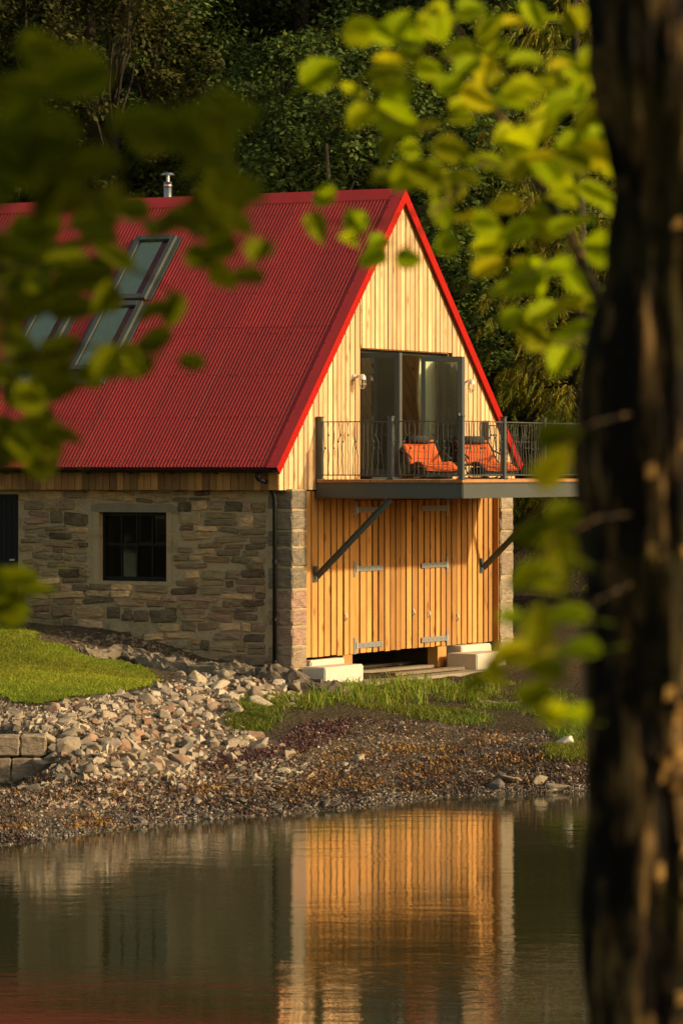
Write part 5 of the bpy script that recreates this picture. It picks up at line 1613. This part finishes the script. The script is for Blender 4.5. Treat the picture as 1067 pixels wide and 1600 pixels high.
# ------------------------------------------------------------------ the near tree
TY = 6.0
TX = (1028 - CX) / F * TY
ntree = empty('near_tree', (TX, TY, 3.0))
tag(ntree, 'dark out of focus trunk and leafy boughs close to the camera', 'tree')
def near_trunk():
    nA, nZ = 84, 190
    prof_py = [-600, -200, 0, 100, 200, 300, 420, 520, 600, 680, 800, 1000, 1200, 1400, 1600, 2600]
    prof_l = [.155, .135, .127, .125, .100, .078, .092, .118, .131, .133, .129, .128, .127, .124, .118, .165]
    zs = np.linspace(3.0 - .15, 6.6, nZ)
    V = np.empty((nZ, nA, 3))
    for i, z_ in enumerate(zs):
        py_ = HY - (z_ - CZ) / TY * F
        rr2 = np.interp(py_, prof_py, prof_l) - .026
        for k_ in range(nA):
            a = 2 * math.pi * k_ / nA
            c, s = math.cos(a), math.sin(a)
            rl = rr2 if c < 0 else .10 + (rr2 - .10) * max(0, 1 - 2 * c)
            n1 = mnoise.fractal(Vector((c * 1.6, s * 1.6, z_ * 1.5)), .8, 2.1, 5)
            n2 = mnoise.fractal(Vector((c * 6 + 9, s * 6, z_ * 3.5)), .8, 2.1, 3)
            n3 = 1 - abs(mnoise.noise(Vector((c * 9, s * 9, z_ * 4 + 5))))
            q = rl * (1 + .10 * n1) + .016 * n2 + .014 * n3
            V[i, k_] = (c * q, s * q, z_ - 3.0)
    idx_ = np.arange(nZ * nA).reshape(nZ, nA)
    Q = np.stack([idx_[:-1], np.roll(idx_, -1, 1)[:-1], np.roll(idx_, -1, 1)[1:], idx_[1:]], -1).reshape(-1, 4)
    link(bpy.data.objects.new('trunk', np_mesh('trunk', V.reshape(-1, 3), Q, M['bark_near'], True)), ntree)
near_trunk()

def leaf_mesh(k):
    r_ = random.Random(1200 + k); n_ = 18; vs_ = [(0, 0, 0)]; 
    out_ = []
    for i in range(n_):
        t = 2 * math.pi * i / n_
        x = .5 - .5 * math.cos(t); wdt = (math.sin(t / 2 if t <= math.pi else math.pi - t / 2) ** .75)
        y = .42 * math.sin(t) * (1.15 - .42 * x) * (1 + .11 * (1 if i % 2 else -1) + r_.uniform(-.07, .07))
        x = x + (.14 if i == n_ // 2 else 0)
        out_.append((x, y, abs(y) * .22 + .10 * math.sin(x * 2.4 + k) - .12 * x * x))
    rib = [(x / 6, 0, .10 * math.sin(x / 6 * 2.4 + k) - .12 * (x / 6) ** 2) for x in range(7)]
    mb = MB(); mb.v = out_ + rib; h = n_ // 2
    fs = []
    up_ = list(range(0, h + 1)); lo_ = [0] + list(range(n_ - 1, h - 1, -1))
    for ring in (up_, lo_):
        for i in range(len(ring) - 1):
            ra_ = min(6, int(round(out_[ring[i]][0] * 6))); rb_ = min(6, int(round(out_[ring[i + 1]][0] * 6)))
            a, b_ = ring[i], ring[i + 1]
            f = [a, b_, n_ + rb_] + ([n_ + ra_] if ra_ != rb_ else [])
            fs.append(tuple(f))
    mb.f = fs
    mb.tube([(-.55, 0, .05), (-.25, 0, .03), (0, 0, 0)], .012, 4)
    return mb.mesh('leaf', M['near_leaf'], True)
leaf_me = [leaf_mesh(k) for k in range(6)]
rl = random.Random(99)
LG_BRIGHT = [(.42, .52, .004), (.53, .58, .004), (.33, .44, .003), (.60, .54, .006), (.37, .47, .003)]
LG_DARK = [(.17, .20, .003), (.21, .235, .003), (.13, .16, .002)]  # same leaves in darker greens, shade put into their colour
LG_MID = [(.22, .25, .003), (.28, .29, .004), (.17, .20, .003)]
SKYL = [(255, 375), (215, 480), (165, 610), (95, 615), (150, 480), (210, 375)]
def add_leaf(px_, py_, Y, size_px, cols):
    if poly_mask(np.array([float(px_)]), np.array([float(py_)]), SKYL)[0] and rl.random() < .88: return None
    p = at_y(px_, py_, Y)
    s_ = size_px / F * Y
    o = inst('leaf', rl.choice(leaf_me), ntree, (0, 0, 0), (0, 0, 0), (s_, s_, s_), rl.choice(cols))
    # broad side towards the light and the viewer, each turned and drooping its own way
    q = Quaternion((0, 0, 1), rl.uniform(-.7, .7)) @ Quaternion((1, 0, 0), R(90) + rl.uniform(-1.15, .0)) @ Quaternion((0, 0, 1), rl.gauss(0, .7) + (math.pi if rl.random() < .6 else 0))
    o.rotation_euler = q.to_euler()
    flip = 1
    o.scale = (s_, s_ * rl.uniform(.85, 1.1), s_)
    off = Vector((flip * .45 * s_, 0, 0)); off.rotate(o.rotation_euler)
    o.location = Vector(p) - Vector((TX, TY, 3.0)) - off
    return o
def bough(name, pts, r0, r1):
    q = [Vector(at_y(a, b_, Y)) - Vector((TX, TY, 3.0)) for a, b_, Y in pts]
    MB().tube(q, [r0 + (r1 - r0) * i / (len(q) - 1) for i in range(len(q))], 7).build(name, M['bark_near'], ntree, True)
# bough to the upper left of the trunk
bough('branch', [(1000, 620, 6.1), (950, 500, 7.15), (900, 385, 7.55), (850, 300, 7.75), (795, 210, 7.85), (745, 110, 7.95), (700, 20, 8.05), (660, -120, 8.15)], .013, .005)
for a in ([(850, 300, 7.75), (760, 250, 7.65), (680, 210, 7.55), (600, 180, 7.45), (500, 115, 7.45)], [(795, 210, 7.85), (880, 160, 7.65), (950, 150, 7.55)], [(745, 110, 7.95), (650, 70, 7.75), (570, 50, 7.65)],
          [(760, 250, 7.65), (690, 320, 7.55), (600, 345, 7.45), (510, 345, 7.45)], [(900, 385, 7.55), (820, 430, 7.35), (770, 470, 7.35)], [(950, 500, 7.15), (880, 540, 6.4), (830, 530, 6.4)], [(745, 110, 7.95), (800, 40, 7.85), (850, 20, 7.85)],
          [(1010, 640, 6.1), (930, 660, 5.5), (870, 690, 5.0)], [(1010, 800, 6.1), (930, 810, 5.5), (860, 850, 5.0), (800, 940, 5.0)], [(1010, 900, 6.1), (930, 940, 5.5), (860, 1010, 5.0), (770, 1050, 5.0)], [(930, 940, 5.5), (890, 1060, 5.5), (850, 1110, 5.0)],
          [(690, 320, 7.55), (640, 380, 7.45), (620, 400, 7.45)]):
    bough('twig', a, .0032, .0015)
UPR = [(565, 52, 82), (497, 115, 88), (552, 138, 70), (608, 98, 62), (645, 62, 66), (690, 40, 80), (735, 15, 66), (800, 30, 72), (828, 92, 92), (778, 78, 62), (862, 28, 56), (616, 182, 92), (566, 178, 70), (662, 196, 66), (702, 132, 66), (742, 152, 74),
       (800, 152, 84), (848, 190, 84), (902, 150, 66), (702, 232, 74), (642, 232, 60), (762, 252, 76), (806, 262, 66), (852, 258, 74), (900, 250, 78), (945, 215, 78), (955, 150, 84), (930, 300, 86), (965, 330, 66), (882, 312, 66), (960, 260, 74),
       (508, 308, 62), (492, 352, 66), (556, 345, 78), (592, 378, 56), (585, 400, 58), (636, 404, 54), (545, 372, 56), (722, 282, 74), (690, 332, 66), (742, 346, 84), (768, 382, 84), (700, 378, 62), (812, 362, 74), (852, 345, 90), (872, 420, 84), (822, 442, 84),
       (782, 455, 74), (852, 482, 84), (902, 440, 74), (908, 520, 92), (878, 560, 84), (832, 520, 84), (930, 470, 74), (802, 500, 62), (682, 18, 60), (760, 48, 60), (720, 80, 62), (668, 110, 58), (780, 120, 64), (830, 140, 66), (880, 100, 62), (720, 190, 62), (680, 270, 60), (790, 320, 60), (630, 140, 54), (905, 340, 70), (940, 400, 80), (890, 220, 66)]
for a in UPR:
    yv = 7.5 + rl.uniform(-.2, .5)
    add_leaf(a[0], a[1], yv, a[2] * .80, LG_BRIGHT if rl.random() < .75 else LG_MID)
for i in range(70):
    a, b_ = rl.uniform(590, 970), rl.uniform(5, 560)
    if b_ > 300 and a < 700 + (b_ - 300) * .5: continue
    add_leaf(a, b_, 7.6 + rl.uniform(-.3, .5), rl.uniform(42, 70), LG_BRIGHT if rl.random() < .7 else LG_MID)
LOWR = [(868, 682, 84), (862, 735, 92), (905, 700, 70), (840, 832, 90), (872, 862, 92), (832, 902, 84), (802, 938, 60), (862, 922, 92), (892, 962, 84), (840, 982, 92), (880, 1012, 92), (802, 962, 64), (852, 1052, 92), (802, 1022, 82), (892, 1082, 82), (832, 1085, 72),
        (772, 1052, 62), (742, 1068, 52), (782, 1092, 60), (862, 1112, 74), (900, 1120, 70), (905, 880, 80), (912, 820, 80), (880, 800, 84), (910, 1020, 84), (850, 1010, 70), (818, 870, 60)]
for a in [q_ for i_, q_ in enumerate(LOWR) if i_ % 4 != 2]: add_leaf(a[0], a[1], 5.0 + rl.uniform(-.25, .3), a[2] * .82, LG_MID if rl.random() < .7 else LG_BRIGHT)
# bough crossing above the picture, its twigs hanging into the upper left
bough('branch', [(1050, -420, 6.0), (900, -360, 5.8), (700, -330, 5.5), (450, -300, 5.2), (200, -280, 4.9), (-60, -260, 4.8), (-300, -250, 4.8)], .035, .014)
for a in ([(200, -280, 4.9), (220, -40, 4.8), (180, 100, 4.75), (120, 230, 4.7), (60, 310, 4.7)], [(-60, -260, 4.8), (-40, 0, 5.1), (20, 200, 5.6), (0, 420, 6.0), (20, 600, 6.1), (0, 720, 6.1)],
          [(180, 100, 4.75), (260, 180, 4.7), (330, 260, 4.7)], [(20, 200, 5.6), (120, 310, 5.9), (200, 345, 6.05), (300, 345, 6.12), (410, 390, 6.12)], [(0, 420, 6.0), (130, 400, 6.1), (230, 430, 6.13), (290, 470, 6.14)], [(20, 560, 6.1), (150, 540, 6.13), (270, 560, 6.14)], [(0, 600, 6.1), (90, 650, 6.15)], [(-60, -260, 4.8), (-120, 300, 5.4), (-60, 860, 5.6), (10, 930, 5.6)]):
    bough('twig', a, .0032, .0015)
def dense(x0, x1, y0, y1, n_, size, cols, seed, ok=lambda a, b_: True, yy_=6.1):
    r2 = random.Random(seed); k_ = 0
    while k_ < n_:
        a, b_ = r2.uniform(x0, x1), r2.uniform(y0, y1)
        if not ok(a, b_): continue
        add_leaf(a, b_, yy_ + .0003 * (300 - a) + r2.uniform(-.12, .12), r2.uniform(*size), cols); k_ += 1
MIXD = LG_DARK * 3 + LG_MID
dense(-60, 380, 70, 325, 60, (70, 110), [(.15, .185, .002), (.19, .22, .003), (.11, .145, .002)], 1, lambda a, b_: b_ > 75 + a * .33 - 35 * math.sin(a * .02) and not (205 < a < 312 and 218 < b_) and not (90 < a < 200 and 150 < b_ < 235), 4.7)  # leaf greens darkened to look shaded
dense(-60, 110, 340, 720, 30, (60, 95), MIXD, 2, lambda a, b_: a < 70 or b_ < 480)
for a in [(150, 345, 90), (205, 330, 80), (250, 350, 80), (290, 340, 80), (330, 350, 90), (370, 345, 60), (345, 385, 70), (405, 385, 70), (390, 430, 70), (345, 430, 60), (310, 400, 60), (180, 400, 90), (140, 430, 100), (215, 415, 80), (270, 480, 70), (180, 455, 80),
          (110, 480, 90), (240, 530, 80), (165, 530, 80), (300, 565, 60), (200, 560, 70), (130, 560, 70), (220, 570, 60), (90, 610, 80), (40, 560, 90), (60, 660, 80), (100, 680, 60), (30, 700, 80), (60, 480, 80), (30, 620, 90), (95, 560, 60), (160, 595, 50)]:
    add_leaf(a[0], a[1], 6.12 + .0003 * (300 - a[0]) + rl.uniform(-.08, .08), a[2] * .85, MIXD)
for i in range(26):
    a, b_ = rl.uniform(0, 330), rl.uniform(335, 600)
    if a > 330 - (b_ - 335) * .55: continue
    add_leaf(a, b_, 6.12 + .0003 * (300 - a) + rl.uniform(-.1, .1), rl.uniform(48, 72), MIXD)
for a in [(20, 905, 90), (15, 950, 80), (-20, 930, 90), (55, 925, 60)]: add_leaf(a[0], a[1], 6.5, a[2], LG_MID)

# unseen leaf clumps added overhead and at right to shade trunk and leaves
rc_ = random.Random(31); cs, rs = [], []
while len(cs) < 170:
    x, y, z_ = rc_.uniform(-4.5, 3.2), rc_.uniform(-3.0, 11.0), rc_.uniform(7.2, 9.8)
    if z_ < CZ + .14 * max(y, 0) + .9: continue
    cs.append((x - TX, y - TY, z_ - 3.0)); rs.append(rc_.uniform(.35, .7))
while len(cs) < 179:
    x, y, z_ = rc_.uniform(1.6, 3.6), rc_.uniform(4.3, 5.9), rc_.uniform(3.8, 7.0)
    cs.append((x - TX, y - TY, z_ - 3.0)); rs.append(rc_.uniform(.22, .42))
while len(cs) < 222:
    x, y, z_ = rc_.uniform(1.7, 3.2), rc_.uniform(3.0, 4.6), rc_.uniform(5.5, 7.3)
    cs.append((x - TX, y - TY, z_ - 3.0)); rs.append(rc_.uniform(.25, .42))
V, T, C_ = leaf_cloud(cs, rs, 70, (.09, .16), [(.10, .13, .010), (.14, .16, .012), (.08, .10, .009)], 1500)
tag(link(bpy.data.objects.new('crown', np_mesh('crown', V, T, M['foliage'], False, C_)), ntree), kind='stuff')
lim = MB()
lim.tube([(0, 0, 2.2), (.5, -.1, 2.9), (1.2, -.2, 3.3), (2.2, -.4, 3.6)], [.07, .055, .04, .015], 7); lim.tube([(0, 0, 3.0), (-.5, .6, 4.2), (-1.5, 1.0, 5.2)], [.09, .06, .02], 7); lim.tube([(0, 0, 3.2), (.2, -1.5, 4.5), (-.8, -3.5, 5.3)], [.09, .06, .02], 7)
lim.build('limb', M['bark_near'], ntree, True)

# golden flakes added as sunlit specks on the sunward side of the trunk
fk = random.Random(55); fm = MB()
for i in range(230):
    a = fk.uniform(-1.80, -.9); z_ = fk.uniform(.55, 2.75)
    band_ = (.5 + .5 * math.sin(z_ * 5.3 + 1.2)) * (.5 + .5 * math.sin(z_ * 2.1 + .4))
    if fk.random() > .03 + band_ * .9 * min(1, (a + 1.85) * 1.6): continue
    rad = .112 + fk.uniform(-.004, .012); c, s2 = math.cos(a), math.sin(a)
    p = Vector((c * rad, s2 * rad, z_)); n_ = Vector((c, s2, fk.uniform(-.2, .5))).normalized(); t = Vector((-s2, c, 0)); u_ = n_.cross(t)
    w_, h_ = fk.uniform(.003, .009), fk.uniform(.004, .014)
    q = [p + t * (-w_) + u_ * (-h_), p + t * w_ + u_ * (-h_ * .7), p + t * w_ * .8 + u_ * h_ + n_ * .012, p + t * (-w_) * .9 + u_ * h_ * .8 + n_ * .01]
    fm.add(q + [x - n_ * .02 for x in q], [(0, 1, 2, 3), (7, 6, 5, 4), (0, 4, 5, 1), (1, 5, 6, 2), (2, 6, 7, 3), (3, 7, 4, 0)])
tag(fm.build('sun_flecks', simple('golden_sun_fleck', (.66, .38, .11), .8, 0, .2, 30, .4), ntree), kind='stuff')
